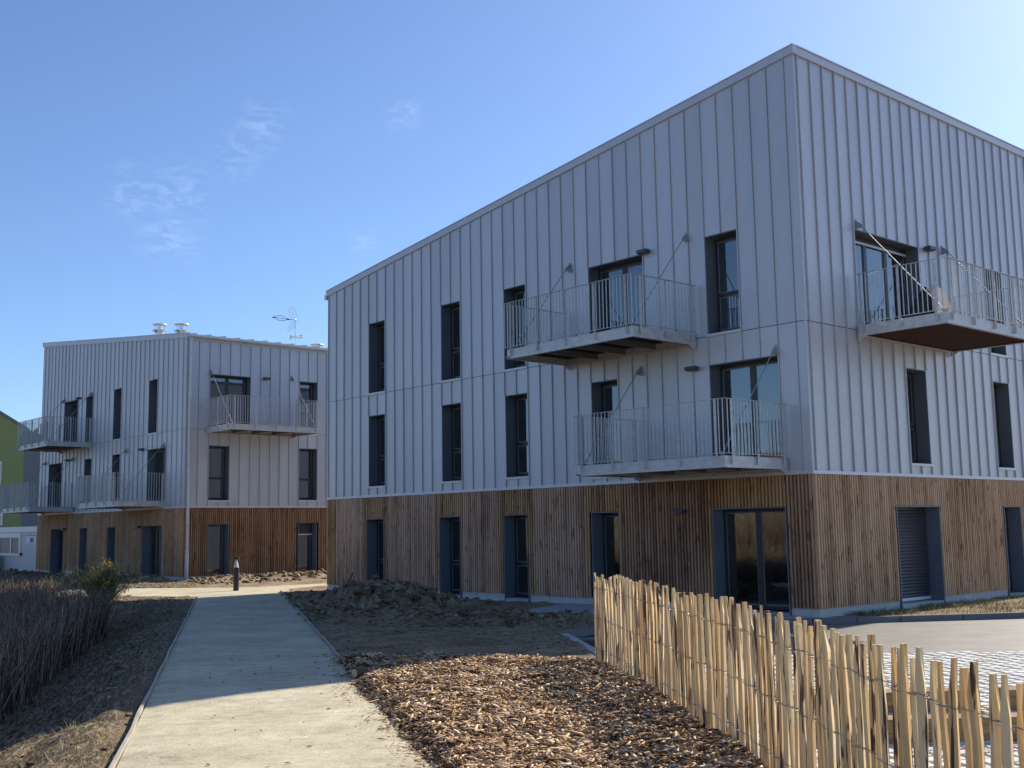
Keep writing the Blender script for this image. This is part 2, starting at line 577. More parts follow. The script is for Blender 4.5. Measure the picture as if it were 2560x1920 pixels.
def np_mesh(name, verts, faces_list, mat, smooth=False):
    """verts (n,3); faces_list: list of int arrays (m,k)"""
    me = bpy.data.meshes.new(name)
    verts = np.asarray(verts, np.float32)
    me.vertices.add(len(verts))
    me.vertices.foreach_set('co', verts.ravel())
    loops = np.concatenate([f.ravel() for f in faces_list]).astype(np.int32)
    sizes = np.concatenate([np.full(len(f), f.shape[1]) for f in faces_list]).astype(np.int32)
    starts = np.concatenate([[0], np.cumsum(sizes)[:-1]]).astype(np.int32)
    me.loops.add(len(loops))
    me.loops.foreach_set('vertex_index', loops)
    me.polygons.add(len(sizes))
    me.polygons.foreach_set('loop_start', starts)
    me.polygons.foreach_set('loop_total', sizes)
    if smooth:
        me.polygons.foreach_set('use_smooth', np.ones(len(sizes), bool))
    me.materials.append(mat)
    me.update(calc_edges=True)
    me.validate()
    return me


def vnoise(x, y, seed=0):
    xi, yi = np.floor(x).astype(np.int64), np.floor(y).astype(np.int64)
    fx, fy = x - xi, y - yi
    fx, fy = fx * fx * (3 - 2 * fx), fy * fy * (3 - 2 * fy)

    def h(a, b):
        n = (a * 374761393 + b * 668265263 + seed * 1442695041) & 0x7fffffff
        n = ((n ^ (n >> 13)) * 1274126177) & 0x7fffffff
        return ((n ^ (n >> 16)) & 0xffff) / 65535.0
    return (h(xi, yi) * (1 - fx) + h(xi + 1, yi) * fx) * (1 - fy) + (h(xi, yi + 1) * (1 - fx) + h(xi + 1, yi + 1) * fx) * fy


def fbm(x, y, oct=4, seed=0, gain=0.5):
    s, a, t = 0, 1.0, 0
    for i in range(oct):
        s = s + a * (vnoise(x * 2 ** i + 17.3 * i, y * 2 ** i - 9.1 * i, seed + i) * 2 - 1)
        t += a
        a *= gain
    return s / t


def sstep(a, b, x):
    t = np.clip((x - a) / (b - a), 0, 1)
    return t * t * (3 - 2 * t)


# ------------------------------------------------------------------ terrain
PS_L, PS_R = 0.80, -1.50                    # path edges, signed distance left of the camera line
FENCE = [(1.03, 14.75), (1.16, 13.95), (1.26, 12.95), (1.38, 11.93), (1.47, 11.19), (1.53, 10.43), (1.59, 9.66), (1.66, 9.17), (1.70, 8.74), (1.73, 7.95), (1.79, 6.81), (1.81, 5.93), (1.84, 5.26), (1.89, 4.76), (1.94, 4.40), (2.03, 3.6), (2.10, 2.7)]
FY = np.array([p[1] for p in FENCE][::-1])
FX = np.array([p[0] for p in FENCE][::-1])


def fence_x(y):
    return np.interp(y, FY, FX)


def path_st(x, y):
    return -0.9696 * x - 0.2445 * y, -0.2445 * x + 0.9696 * y


LOT = [(1.15, 2.0), (1.15, 15.9), (0.80, 19.02), (1.48, 20.08), (2.6, 20.70), (7.13, 21.30), (9.58, 21.63), (17.0, 22.65), (17.0, 2.0)]


def in_poly(x, y, poly):
    r = np.zeros(np.shape(x), bool)
    n = len(poly)
    for i in range(n):
        x0, y0 = poly[i]
        x1, y1 = poly[(i + 1) % n]
        c = ((y0 > y) != (y1 > y))
        with np.errstate(divide='ignore', invalid='ignore'):
            xx = (x1 - x0) * (y - y0) / (y1 - y0 + 1e-12) + x0
        r ^= c & (x < xx)
    return r


def y_back(x):
    return 15.95 - 0.30 * (x + 2.47) + 0.0 * x


CROSS = [(-30, 40.2), (-13.07, 37.30), (-9.30, 36.62), (-8.29, 36.75), (-6.38, 38.52), (-2.2, 42.8), (0.5, 45.5), (1.5, 44.2), (-3.6, 39.2), (-6.35, 36.55), (-7.0, 35.2), (-6.60, 33.5), (-8.75, 31.75), (-11.41, 32.60), (-30, 35.4)]


def H(x, y):
    s, t = path_st(x, y)
    sL = s - PS_L
    n1 = fbm(x * 0.6, y * 0.6, 4, 3)
    n2 = fbm(x * 3.2, y * 3.2, 4, 11)
    drop = (0.30 * sstep(0.2, 1.5, sL) + 0.42 * sstep(1.0, 3.0, sL)) * (1 - sstep(26.0, 31.0, t)) * (1 - sstep(10.5, 15, sL))
    left = -0.135 - drop + 0.07 * n1 * sstep(0.1, 0.8, sL) + 0.06 * n2 * sstep(0.0, 0.3, sL) + 0.07 * (0.5 - np.abs(fbm(x * 5, y * 5, 3, 12)) * 1.6) * sstep(0.0, 0.3, sL)
    right = -0.125 + 0.03 * n1 + 0.03 * n2 + 0.02 * fbm(x * 8, y * 8, 2, 13)

    def ell(cx, cy, rx, ry, ang, h, pw=1.0):
        ca, sa = math.cos(ang), math.sin(ang)
        dx, dy = x - cx, y - cy
        u_, v_ = (dx * ca + dy * sa) / rx, (-dx * sa + dy * ca) / ry
        return h * np.clip(1 - (u_ * u_ + v_ * v_), 0, 1) ** pw
    md = np.maximum.reduce([ell(-3.0, 25.4, 1.7, 2.1, 0.3, 0.52), ell(-4.7, 27.5, 1.5, 2.6, 0.2, 0.12), ell(-1.55, 23.6, 1.6, 1.7, -0.6, 0.24),
                            ell(-0.2, 21.7, 1.5, 0.9, -0.6, 0.12), ell(1.1, 20.95, 1.3, 0.7, -0.3, 0.13), ell(-2.2, 22.3, 1.9, 0.9, -0.5, 0.16),
                            ell(-5.6, 30.0, 1.0, 2.6, 0.2, 0.08)])
    rough = md > 0.0
    bil = lambda f, sd: 1 - 2.2 * np.abs(fbm(x * f + 0.6 * fbm(x * 3, y * 3, 2, sd + 1), y * f, 2, sd))
    right = right + md + np.where(rough, 1, 0) * np.minimum(md * 1.8, 0.34) * (0.50 * bil(1.9, 5) + 0.42 * bil(4.3, 8) + 0.30 * fbm(x * 9, y * 9, 2, 9) - 0.36)
    # spoil along the far building
    loc_u = (x + 12.1984) * U[0] + (y - 41.7646) * U[1]
    loc_v = (x + 12.1984) * V[0] + (y - 41.7646) * V[1]
    band = sstep(-2.9, -2.2, loc_u) * (1 - sstep(-0.9, -0.4, loc_u)) * sstep(-0.8, 0.4, loc_v) * (1 - sstep(9, 12, loc_v))
    band = np.maximum(band, sstep(-2.2, -1.5, loc_v) * (1 - sstep(-0.9, -0.3, loc_v)) * sstep(-1.0, 0.2, loc_u) * (1 - sstep(14, 16, loc_u)))
    spoil = band * (0.16 + 0.12 * fbm(x * 1.3, y * 1.3, 4, 21))
    z = np.where(s > PS_L, left, right)
    z = z + spoil
    z = np.where((s <= PS_L + 0.02) & (s >= PS_R - 0.01) & (t < 34), -0.19, z)
    q = -x - 0.5 * y - 4.5
    z = z + 5.2 * sstep(0, 15, q) * (1 - sstep(30, 42, y)) * sstep(-30, -10, y)
    inm = (s < PS_R) & (x < fence_x(y) + 0.25) & (y < y_back(x) - 0.25) & (y > 0)
    z = np.where(inm, -0.14, z)
    z = np.where(in_poly(x, y, LOT), -0.36, z)
    z = np.where(in_poly(x, y, CROSS), np.minimum(z, -0.20), z)
    # strip between the parking kerb and the wall
    return z


def build_ground():
    def axis(lo, hi, step, far):
        a = np.arange(lo, hi, step)
        ext = []
        d, p = step, hi
        while p < far:
            p = min(p + d, far)
            ext.append(p)
            d *= 1.28
        ext2 = []
        d, p = step, lo
        while p > -far:
            p = max(p - d, -far)
            ext2.append(p)
            d *= 1.28
        return np.concatenate([ext2[::-1], a, ext])
    xs, ys = axis(-14.5, 2.2, 0.075, 900), axis(6.5, 40.5, 0.085, 900)
    X, Y = np.meshgrid(xs, ys)
    Z = H(X, Y)
    nx, ny = len(xs), len(ys)
    i = np.arange(nx * ny).reshape(ny, nx)
    f = np.stack([i[:-1, :-1], i[:-1, 1:], i[1:, 1:], i[1:, :-1]], -1).reshape(-1, 4)
    me = np_mesh('ground', np.stack([X, Y, Z], -1).reshape(-1, 3), [f], SOIL, True)
    return link('ground', me, None, 'structure')


build_ground()


def sheet(name, poly, z, mat, thick=0.10, kind='structure', parent=None):
    mb = MB()
    n = len(poly)
    vs = [(x, y, z) for x, y in poly] + [(x, y, z - thick) for x, y in poly]
    fs = [tuple(range(n)), tuple(range(2 * n - 1, n - 1, -1))] + [(i, n + i, n + (i + 1) % n, (i + 1) % n) for i in range(n)]
    mb.add(vs, fs)
    return mb.build(name, mat, parent, kind)


def st_xy(s, t):
    return (-0.9696 * s - 0.2445 * t, -0.2445 * s + 0.9696 * t)


# path: a fine grid so that the surface is not perfectly flat
def build_path():
    ss = np.linspace(PS_R, PS_L, 26)
    ts = np.concatenate([np.arange(3.0, 14, 0.12), np.arange(14, 34.4, 0.25)])
    S, T = np.meshgrid(ss, ts)
    X, Y = st_xy(S, T)
    edge = np.minimum(S - PS_R, PS_L - S)
    Z = -0.10 + 0.012 * fbm(X * 1.2, Y * 1.2, 3, 31) + 0.004 * fbm(X * 7, Y * 7, 2, 32) - 0.012 * (1 - sstep(0, 0.25, edge))
    Z -= 0.02 * sstep(31.5, 33, T)
    ny, nx = S.shape
    i = np.arange(nx * ny).reshape(ny, nx)
    f = np.stack([i[:-1, :-1], i[1:, :-1], i[1:, 1:], i[:-1, 1:]], -1).reshape(-1, 4)
    link('path', np_mesh('path', np.stack([X, Y, Z], -1).reshape(-1, 3), [f], PATH, True), None, 'structure')


build_path()
sheet('cross_path', CROSS, -0.125, PATH, 0.10)


def strip(name, pts, w, z0, z1, mat, kind=None, parent=None, closed=False):
    """a kerb-like strip along a polyline"""
    mb = MB()
    P = [Vector((p[0], p[1], 0)) for p in pts]
    L, R_ = [], []
    for i, p in enumerate(P):
        t = (P[min(i + 1, len(P) - 1)] - P[max(i - 1, 0)]).normalized()
        nn = Vector((-t.y, t.x, 0)) * w * 0.5
        L.append(p + nn)
        R_.append(p - nn)
    for i in range(len(P) - 1):
        a, b, c, d = R_[i], R_[i + 1], L[i + 1], L[i]
        mb.hexa([(a.x, a.y, z0), (b.x, b.y, z0), (c.x, c.y, z0), (d.x, d.y, z0), (a.x, a.y, z1), (b.x, b.y, z1), (c.x, c.y, z1), (d.x, d.y, z1)])
    return mb.build(name, mat, parent, kind)


EDGE = simple('edging_wood', (0.36, 0.335, 0.285), 0.8, var=0.25, scale=3)
rs = random.Random(3)
pts = []
for k in range(34):
    t = 3.0 + 29.0 * k / 33
    pts.append(st_xy(PS_L + 0.02 + 0.006 * math.sin(k * 1.9) + rs.uniform(-0.006, 0.006), t))
strip('path_edging', pts, 0.028, -0.30, -0.080, EDGE, 'structure')
pts = []
for k in range(34):
    t = 16.1 + 18.1 * k / 33
    pts.append(st_xy(PS_R - 0.02 + 0.010 * math.sin(k * 2.3) + rs.uniform(-0.006, 0.006), t))
strip('path_edging', pts, 0.034, -0.30, -0.076, EDGE, 'structure')


# mulch bed
def mulch_left(y):
    return 1.547 - 0.2522 * y - 0.05 + 0.09 * fbm(y * 1.7, y * 0 + 3.1, 3, 41)


def mulch_z(x, y):
    xl, xr = mulch_left(y), fence_x(y) + 0.18
    e1 = sstep(-0.03, 0.20, x - xl)
    e2 = sstep(0.0, 0.35, y_back(x) - y)
    e3 = sstep(0, 0.12, xr - x)
    return -0.135 + (0.115 + 0.045 * fbm(x * 1.1, y * 1.1, 3, 43) + 0.040 * fbm(x * 4.2, y * 4.2, 3, 44)) * e1 * (0.25 + 0.75 * e2) * (0.35 + 0.65 * e3)


def build_mulch():
    ys = np.concatenate([np.arange(3.0, 7.0, 0.2), np.arange(7.0, 16.6, 0.055)])
    us = np.linspace(0, 1, 76)
    Uu, Y = np.meshgrid(us, ys)
    xl, xr = mulch_left(Y), fence_x(Y) + 0.18
    X = xl + (xr - xl) * Uu
    yb = y_back(X)
    Y2 = np.minimum(Y, yb)
    Z = mulch_z(X, Y2)
    ny, nx = X.shape
    i = np.arange(nx * ny).reshape(ny, nx)
    f = np.stack([i[:-1, :-1], i[:-1, 1:], i[1:, 1:], i[1:, :-1]], -1).reshape(-1, 4)
    keep = (Y[:-1, :-1].reshape(-1) < yb[:-1, :-1].reshape(-1))
    link('mulch_bed', np_mesh('mulch_bed', np.stack([X, Y2, Z], -1).reshape(-1, 3), [f[keep]], MULCH, True), None, 'structure')


build_mulch()


def prisms(cx, cy, cz, length, width, thick, yaw, pitch, rollv, bend):
    """bent three-sided chips: 3 rings of 3 vertices"""
    n = len(cx)
    d = np.stack([np.cos(yaw) * np.cos(pitch), np.sin(yaw) * np.cos(pitch), np.sin(pitch)], -1)
    up = np.stack([-np.cos(yaw) * np.sin(pitch), -np.sin(yaw) * np.sin(pitch), np.cos(pitch)], -1)
    sd = np.cross(d, up)
    c, s = np.cos(rollv)[:, None], np.sin(rollv)[:, None]
    sd, up = sd * c + up * s, up * c - sd * s
    P = np.stack([cx, cy, cz], -1)
    vs = np.zeros((n, 9, 3))
    for r, (tt, wf) in enumerate(((-0.5, 0.55), (0.0, 1.0), (0.5, 0.45))):
        c0 = P + d * (tt * length)[:, None] + up * ((0.25 - tt * tt) * bend * length)[:, None]
        vs[:, r * 3 + 0] = c0 + sd * (width * wf * 0.5)[:, None]
        vs[:, r * 3 + 1] = c0 - sd * (width * wf * 0.5)[:, None]
        vs[:, r * 3 + 2] = c0 + up * (thick * wf)[:, None]
    base = np.arange(n)[:, None] * 9
    q = []
    for r in range(2):
        for k in range(3):
            k2 = (k + 1) % 3
            q.append(base + np.array([r * 3 + k, r * 3 + k2, r * 3 + 3 + k2, r * 3 + 3 + k]))
    tr = [base + np.array([2, 1, 0]), base + np.array([6, 7, 8])]
    return vs.reshape(-1, 3), [np.concatenate(q), np.concatenate(tr)]


def build_chips():
    N = 88000
    y = 6.6 + (16.3 - 6.6) * rng.random(N) ** 1.15
    xl, xr = mulch_left(y), fence_x(y) + 0.22
    u = rng.random(N)
    x = xl - 0.06 + (xr - xl + 0.06) * u
    ok = y < y_back(x) + 0.10 + np.abs(rng.normal(0, 0.22, N)) * rng.random(N)
    x, y = x[ok], y[ok]
    n = len(x)
    z = np.where(y < y_back(x), mulch_z(x, np.minimum(y, y_back(x))), H(x, y)) + rng.random(n) * 0.024
    ln = np.clip(rng.lognormal(-3.58, 0.72, n), 0.009, 0.20)
    wd = np.clip(ln * rng.uniform(0.10, 0.7, n), 0.004, 0.034)
    v1 = prisms(x, y, z, ln, wd, wd * rng.uniform(0.15, 0.5, n), rng.uniform(0, 6.283, n), rng.normal(0, 0.24, n), rng.normal(0, 0.55, n), rng.normal(0.1, 0.22, n))
    # strays on the path
    m = 620
    y2 = 6.8 + 9.4 * rng.random(m)
    x2 = mulch_left(y2) - np.abs(rng.normal(0, 0.13, m)) - 0.02
    ln2 = np.clip(rng.lognormal(-3.5, 0.5, m), 0.01, 0.12)
    v2 = prisms(x2, y2, np.full(m, -0.088), ln2, ln2 * 0.25, ln2 * 0.1, rng.uniform(0, 6.28, m), rng.normal(0, 0.08, m), rng.normal(0, 0.3, m), rng.normal(0.1, 0.1, m))
    m3 = 70
    s3, t3 = rng.uniform(PS_R + 0.1, PS_L - 0.3, m3), rng.uniform(8.5, 17, m3)
    x3, y3 = st_xy(s3, t3)
    ln3 = rng.uniform(0.015, 0.06, m3)
    v3 = prisms(x3, y3, np.full(m3, -0.09), ln3, ln3 * 0.4, ln3 * 0.15, rng.uniform(0, 6.28, m3), rng.normal(0, 0.05, m3), rng.normal(0, 0.2, m3), np.full(m3, 0.1))
    V_, F4, F3, o = [], [], [], 0
    for vv, ff in (v1, v2, v3):
        V_.append(vv)
        F4.append(ff[0] + o)
        F3.append(ff[1] + o)
        o += len(vv)
    me = np_mesh('wood_chips', np.concatenate(V_), [np.concatenate(F4), np.concatenate(F3)], CHIP)
    link('wood_chips', me, None, 'stuff')


build_chips()


def build_clods():
    # unit icosahedron subdivided once
    t = (1 + 5 ** 0.5) / 2
    iv = np.array([(-1, t, 0), (1, t, 0), (-1, -t, 0), (1, -t, 0), (0, -1, t), (0, 1, t), (0, -1, -t), (0, 1, -t), (t, 0, -1), (t, 0, 1), (-t, 0, -1), (-t, 0, 1)], float)
    iv /= np.linalg.norm(iv[0])
    it = [(0, 11, 5), (0, 5, 1), (0, 1, 7), (0, 7, 10), (0, 10, 11), (1, 5, 9), (5, 11, 4), (11, 10, 2), (10, 7, 6), (7, 1, 8), (3, 9, 4), (3, 4, 2), (3, 2, 6), (3, 6, 8), (3, 8, 9), (4, 9, 5), (2, 4, 11), (6, 2, 10), (8, 6, 7), (9, 8, 1)]
    vs = [tuple(v) for v in iv]
    cache, tri = {}, []

    def mid(a, b):
        k = (min(a, b), max(a, b))
        if k not in cache:
            p = (np.array(vs[a]) + np.array(vs[b]))
            vs.append(tuple(p / np.linalg.norm(p)))
            cache[k] = len(vs) - 1
        return cache[k]
    for a, b, c in it:
        ab, bc, ca = mid(a, b), mid(b, c), mid(c, a)
        tri += [(a, ab, ca), (b, bc, ab), (c, ca, bc), (ab, bc, ca)]
    sv, tri = np.array(vs), np.array(tri)
    C = []

    def scatter(n, cx, cy, rx, ry, ang, smin, smax):
        for _ in range(n):
            r, w = math.sqrt(random.random()), random.uniform(0, 6.283)
            a, b = r * rx * math.cos(w), r * ry * math.sin(w)
            C.append((cx + a * math.cos(ang) - b * math.sin(ang), cy + a * math.sin(ang) + b * math.cos(ang), smin * (smax / smin) ** (random.random() ** 2.6)))
    scatter(1900, -3.0, 25.2, 2.0, 2.4, 0.3, 0.012, 0.095)
    scatter(1200, -1.5, 23.4, 1.8, 1.9, -0.6, 0.012, 0.085)
    scatter(800, -0.2, 21.8, 1.8, 1.3, -0.6, 0.010, 0.070)
    scatter(520, 1.1, 20.95, 1.5, 0.7, -0.3, 0.012, 0.075)
    scatter(700, -2.0, 22.0, 2.4, 1.1, -0.5, 0.010, 0.070)
    scatter(700, -4.8, 28.0, 1.6, 3.2, 0.2, 0.010, 0.07)
    scatter(360, -5.6, 30.3, 1.1, 2.8, 0.2, 0.012, 0.08)
    for _ in range(700):
        q = st_xy(PS_L + random.uniform(0.08, 2.4), random.uniform(8.0, 29))
        C.append((q[0], q[1], 0.006 * 8 ** (random.random() ** 2.5)))
    scatter(160, -0.5, 18.0, 3.0, 2.5, 0.0, 0.008, 0.030)
    for _ in range(1900):        # spoil in front of the far building
        lu, lv = -2.0 + random.gauss(0, 0.75), random.uniform(-0.5, 9)
        if lu > -0.35:
            continue
        p = np.array([-12.1984, 41.7646, 0]) + lu * U + lv * V
        C.append((p[0], p[1], 0.010 * 11 ** (random.random() ** 2.4)))
    for _ in range(700):
        lv, lu = -1.5 + random.gauss(0, 0.5), random.uniform(-0.5, 15)
        if lv > -0.35:
            continue
        p = np.array([-12.1984, 41.7646, 0]) + lu * U + lv * V
        C.append((p[0], p[1], 0.010 * 10 ** (random.random() ** 2.4)))
    C = np.array(C)
    n = len(C)
    z = H(C[:, 0], C[:, 1])
    V_ = np.repeat(sv[None], n, 0)
    ph = rng.uniform(0, 6.28, (n, 3, 4))
    k = rng.normal(0, 3.0, (n, 3, 3))
    defo = 1 + 0.34 * sum(np.sin(np.einsum('nvj,nj->nv', V_, k[:, i]) + ph[:, i, 0:1]) for i in range(3)) / 1.6 + rng.normal(0, 0.10, (n, len(sv)))
    sc_ = C[:, 2][:, None, None] * np.stack([rng.uniform(0.7, 1.35, n), rng.uniform(0.7, 1.35, n), rng.uniform(0.5, 0.95, n)], -1)[:, None, :]
    V_ = V_ * defo[:, :, None] * sc_
    V_ += np.stack([C[:, 0], C[:, 1], z + C[:, 2] * 0.10], -1)[:, None, :]
    F = (tri[None] + (np.arange(n) * len(sv))[:, None, None]).reshape(-1, 3)
    link('soil_clods', np_mesh('soil_clods', V_.reshape(-1, 3), [F], CLOD, True), None, 'stuff')


build_clods()


def soil_litter():
    N = 16000
    x, y = rng.uniform(-6.5, 1.0, N), rng.uniform(15.6, 24, N)
    s_, t_ = path_st(x, y)
    ok = (s_ < PS_R - 0.05) & (y > y_back(x) - 0.1) & ~in_poly(x, y, LOT) & (rng.random(N) < np.clip(0.35 + 1.1 * fbm(x * 1.5, y * 1.5, 3, 91), 0.05, 1))
    x, y = x[ok], y[ok]
    n = len(x)
    ln = rng.uniform(0.02, 0.14, n)
    vv, ff = prisms(x, y, H(x, y) + 0.006, ln, rng.uniform(0.004, 0.014, n), np.full(n, 0.004), rng.uniform(0, 6.28, n), rng.normal(0, 0.12, n), rng.normal(0, 0.4, n), rng.normal(0.1, 0.2, n))
    link('soil_litter', np_mesh('soil_litter', vv, ff, DRYG), None, 'stuff')


soil_litter()


# blades: tapered three-sided stems with a bend
def stems(x, y, z, h, r, lean_az, lean, curve):
    n = len(x)
    ax = np.stack([np.cos(lean_az), np.sin(lean_az)], -1)
    vs = np.zeros((n, 7, 3))
    for ring, (tt, rf) in enumerate(((0.0, 1.0), (0.55, 0.75))):
        off = ax * (lean * tt * h + curve * tt * tt * h)[:, None]
        for k in range(3):
            w = 2.0944 * k + lean_az
            vs[:, ring * 3 + k, 0] = x + off[:, 0] + r * rf * np.cos(w)
            vs[:, ring * 3 + k, 1] = y + off[:, 1] + r * rf * np.sin(w)
            vs[:, ring * 3 + k, 2] = z + h * tt
    off = ax * (lean * h + curve * h)[:, None]
    vs[:, 6, 0], vs[:, 6, 1] = x + off[:, 0], y + off[:, 1]
    vs[:, 6, 2] = z + h * (1 - 0.25 * np.abs(curve))
    b = np.arange(n)[:, None] * 7
    q = [b + np.array([k, (k + 1) % 3, 3 + (k + 1) % 3, 3 + k]) for k in range(3)]
    t = [b + np.array([3 + k, 3 + (k + 1) % 3, 6]) for k in range(3)]
    return vs.reshape(-1, 3), [np.concatenate(q), np.concatenate(t)]


def reed_patch():
    N = 60000
    t = rng.uniform(7.0, 32.8, N)
    sL = 1.75 + np.abs(rng.normal(0, 1, N)) * 0 + rng.random(N) ** 1.2 * 11.5
    s = sL + PS_L + 0.25 * fbm(t * 0.8, sL * 0 + 1.5, 3, 51)
    x, y = st_xy(s, t)
    # thin out towards the far end and in patches
    dens = 0.55 + 0.9 * fbm(x * 0.9, y * 0.9, 3, 52)
    ok = (rng.random(N) < np.clip(dens + 0.25, 0.12, 1)) & (rng.random(N) < 1 - sstep(30.5, 33, t + 1.3 * (sL < 3.5) * 3))
    x, y, t, sL = x[ok], y[ok], t[ok], sL[ok]
    n = len(x)
    z = H(x, y) - 0.03
    edge = sstep(0.0, 0.9, sL - 1.75)
    h = (1.10 + 0.55 * rng.random(n) ** 0.8) * (0.72 + 0.28 * edge) * (1.0 + 0.16 * fbm(x * 0.5, y * 0.5, 2, 53)) * (1 - 0.58 * sstep(25.5, 31.5, t))
    vv, ff = stems(x, y, z, h, rng.uniform(0.0035, 0.0085, n), rng.uniform(0, 6.283, n), np.abs(rng.normal(0, 0.16, n)), np.abs(rng.normal(0.05, 0.13, n)))
    # side twigs and seed heads near the tops
    m = 42000
    i = rng.integers(0, n, m)
    ht = h[i] * rng.uniform(0.45, 0.9, m)
    v2, f2 = stems(x[i] + rng.normal(0, 0.02, m), y[i] + rng.normal(0, 0.02, m), z[i] + ht, rng.uniform(0.06, 0.24, m), rng.uniform(0.002, 0.007, m), rng.uniform(0, 6.283, m), rng.uniform(0.1, 1.3, m), rng.uniform(-0.2, 0.3, m))
    o = len(vv)
    me = np_mesh('dry_reeds', np.concatenate([vv, v2]), [np.concatenate([ff[0], f2[0] + o]), np.concatenate([ff[1], f2[1] + o])], REED)
    link('dry_reeds', me, None, 'stuff')


reed_patch()


def bank_grass():
    N = 34000
    t = rng.uniform(7.5, 30, N)
    sL = rng.uniform(0.05, 2.6, N)
    x, y = st_xy(sL + PS_L, t)
    ok = rng.random(N) < np.clip(0.25 + 1.4 * fbm(x * 1.6, y * 1.6, 3, 61), 0.05, 1)
    x, y, sL = x[ok], y[ok], sL[ok]
    n = len(x)
    vv, ff = stems(x, y, H(x, y) - 0.01, rng.uniform(0.02, 0.11, n) * (0.6 + 0.4 * sL), rng.uniform(0.002, 0.005, n), rng.uniform(0, 6.283, n), np.abs(rng.normal(0.5, 0.7, n)), np.abs(rng.normal(0.3, 0.4, n)))
    link('dry_grass', np_mesh('dry_grass', vv, ff, DRYG), None, 'stuff')


bank_grass()

# ------------------------------------------------------------------ parking area
sheet('asphalt', [(1.14, 2.0), (1.14, 15.95), (0.84, 19.05), (1.50, 20.10), (2.62, 20.68), (7.14, 21.26), (9.59, 21.59), (17.0, 22.6), (17.0, 2.0)], -0.21, ASPH, 0.14)
SHADEASPH = NT('shaded_asphalt')  # asphalt of the shaded corner, with the shade put into its colour
_c = SHADEASPH.noise(SHADEASPH.pos(), 70, 4, 0.7)
SHADEASPH.bump(_c, 0.5, 0.006)
SHADEASPH = SHADEASPH.fin(SHADEASPH.ramp(_c, [(0.35, (0.022, 0.022, 0.024)), (0.65, (0.060, 0.060, 0.062))]), 0.75, 0, 0.3)
sheet('shaded_asphalt', [(1.16, 16.26), (0.88, 19.04), (1.53, 20.06), (2.62, 20.62), (3.9, 20.79), (3.0, 16.26)], -0.2055, SHADEASPH, 0.02)
KP = [(0.86, 19.16), (1.48, 20.08), (2.6, 20.72), (4.6, 20.985), (7.13, 21.31), (9.58, 21.64), (17.0, 22.65)]
kp2 = []
for a, b in zip(KP[:-1], KP[1:]):
    L = math.dist(a, b)
    k = max(1, round(L / 1.0))
    for j in range(k):
        f0, f1 = j / k + 0.004, (j + 1) / k - 0.004
        kp2.append(((a[0] + (b[0] - a[0]) * f0, a[1] + (b[1] - a[1]) * f0), (a[0] + (b[0] - a[0]) * f1, a[1] + (b[1] - a[1]) * f1)))
kerb_root = bpy.data.objects.new('kerb', None)
COL.objects.link(kerb_root)
kerb_root['kind'] = 'structure'
for a, b in kp2:
    strip('kerb_stone', [a, b], 0.12, -0.34, -0.10, KERBD, None, kerb_root)
flush = bpy.data.objects.new('flush_kerb', None)
COL.objects.link(flush)
flush['kind'] = 'structure'
for j in range(4):
    f0, f1 = j / 4 + 0.003, (j + 1) / 4 - 0.003
    a, b = (0.80, 19.10), (1.18, 15.85)
    strip('kerb_stone', [(a[0] + (b[0] - a[0]) * f0, a[1] + (b[1] - a[1]) * f0), (a[0] + (b[0] - a[0]) * f1, a[1] + (b[1] - a[1]) * f1)], 0.13, -0.34, -0.112, KERB, None, flush)
# slotted drain across the entrance
drain = thing('drain_channel', 'slotted drain channel across the dark asphalt left of the paling fence', 'drain', (0.93, 18.95, -0.21), math.radians(2.0))
mb = MB()
mb.box(0, 4.2, 0.10, 0.15, -0.05, 0.014).box(0, 4.2, -0.15, -0.10, -0.05, 0.006)
mb.build('drain_rim', KERB, drain)
mb = MB()
for k in range(70):
    mb.box(0.02 + k * 0.06, 0.045 + k * 0.06, -0.0995, 0.0995, -0.02, 0.004)
mb.build('drain_grating', FRAME, drain)

# pavers
pav_root = bpy.data.objects.new('paved_bays', None)
COL.objects.link(pav_root)
pav_root['kind'] = 'structure'
JO = NT('joint_grit')
_c = JO.noise(JO.pos(), 30, 5, 0.7)
JO = JO.fin(JO.ramp(_c, [(0.35, (0.07, 0.065, 0.04)), (0.6, (0.16, 0.145, 0.095)), (0.75, (0.14, 0.16, 0.06))]), 0.95)
sheet('joint_bed', [(1.30, 2.5), (1.30, 16.24), (14.0, 16.25), (14.0, 2.5)], -0.204, JO, 0.03, None, pav_root)
ANG = math.radians(-79.5)
ea, eb = np.array([math.cos(ANG), math.sin(ANG)]), np.array([-math.sin(ANG), math.cos(ANG)])
PIT, PSZ = 0.188, 0.160
cells = []
for i in range(-90, 120):
    for j in range(-90, 110):
        p = np.array([4.0, 9.0]) + ea * (i * PIT) + eb * (j * PIT)
        if 1.42 < p[0] < 11.0 and 3.0 < p[1] < 16.13 and p[0] > fence_x(p[1]) - 0.15:
            if p[0] < 0.47 * p[1] + 3.5:
                cells.append((math.hypot(*p), p[0], p[1]))
cells.sort()


def paver_verts(h=0.0):
    s, b = PSZ / 2, 0.010
    return [(-s, -s, -0.03), (s, -s, -0.03), (s, s, -0.03), (-s, s, -0.03), (-s, -s, h + 0.0), (s, -s, h), (s, s, h), (-s, s, h), (-s + b, -s + b, h + 0.010), (s - b, -s + b, h + 0.010), (s - b, s - b, h + 0.010), (-s + b, s - b, h + 0.010)]


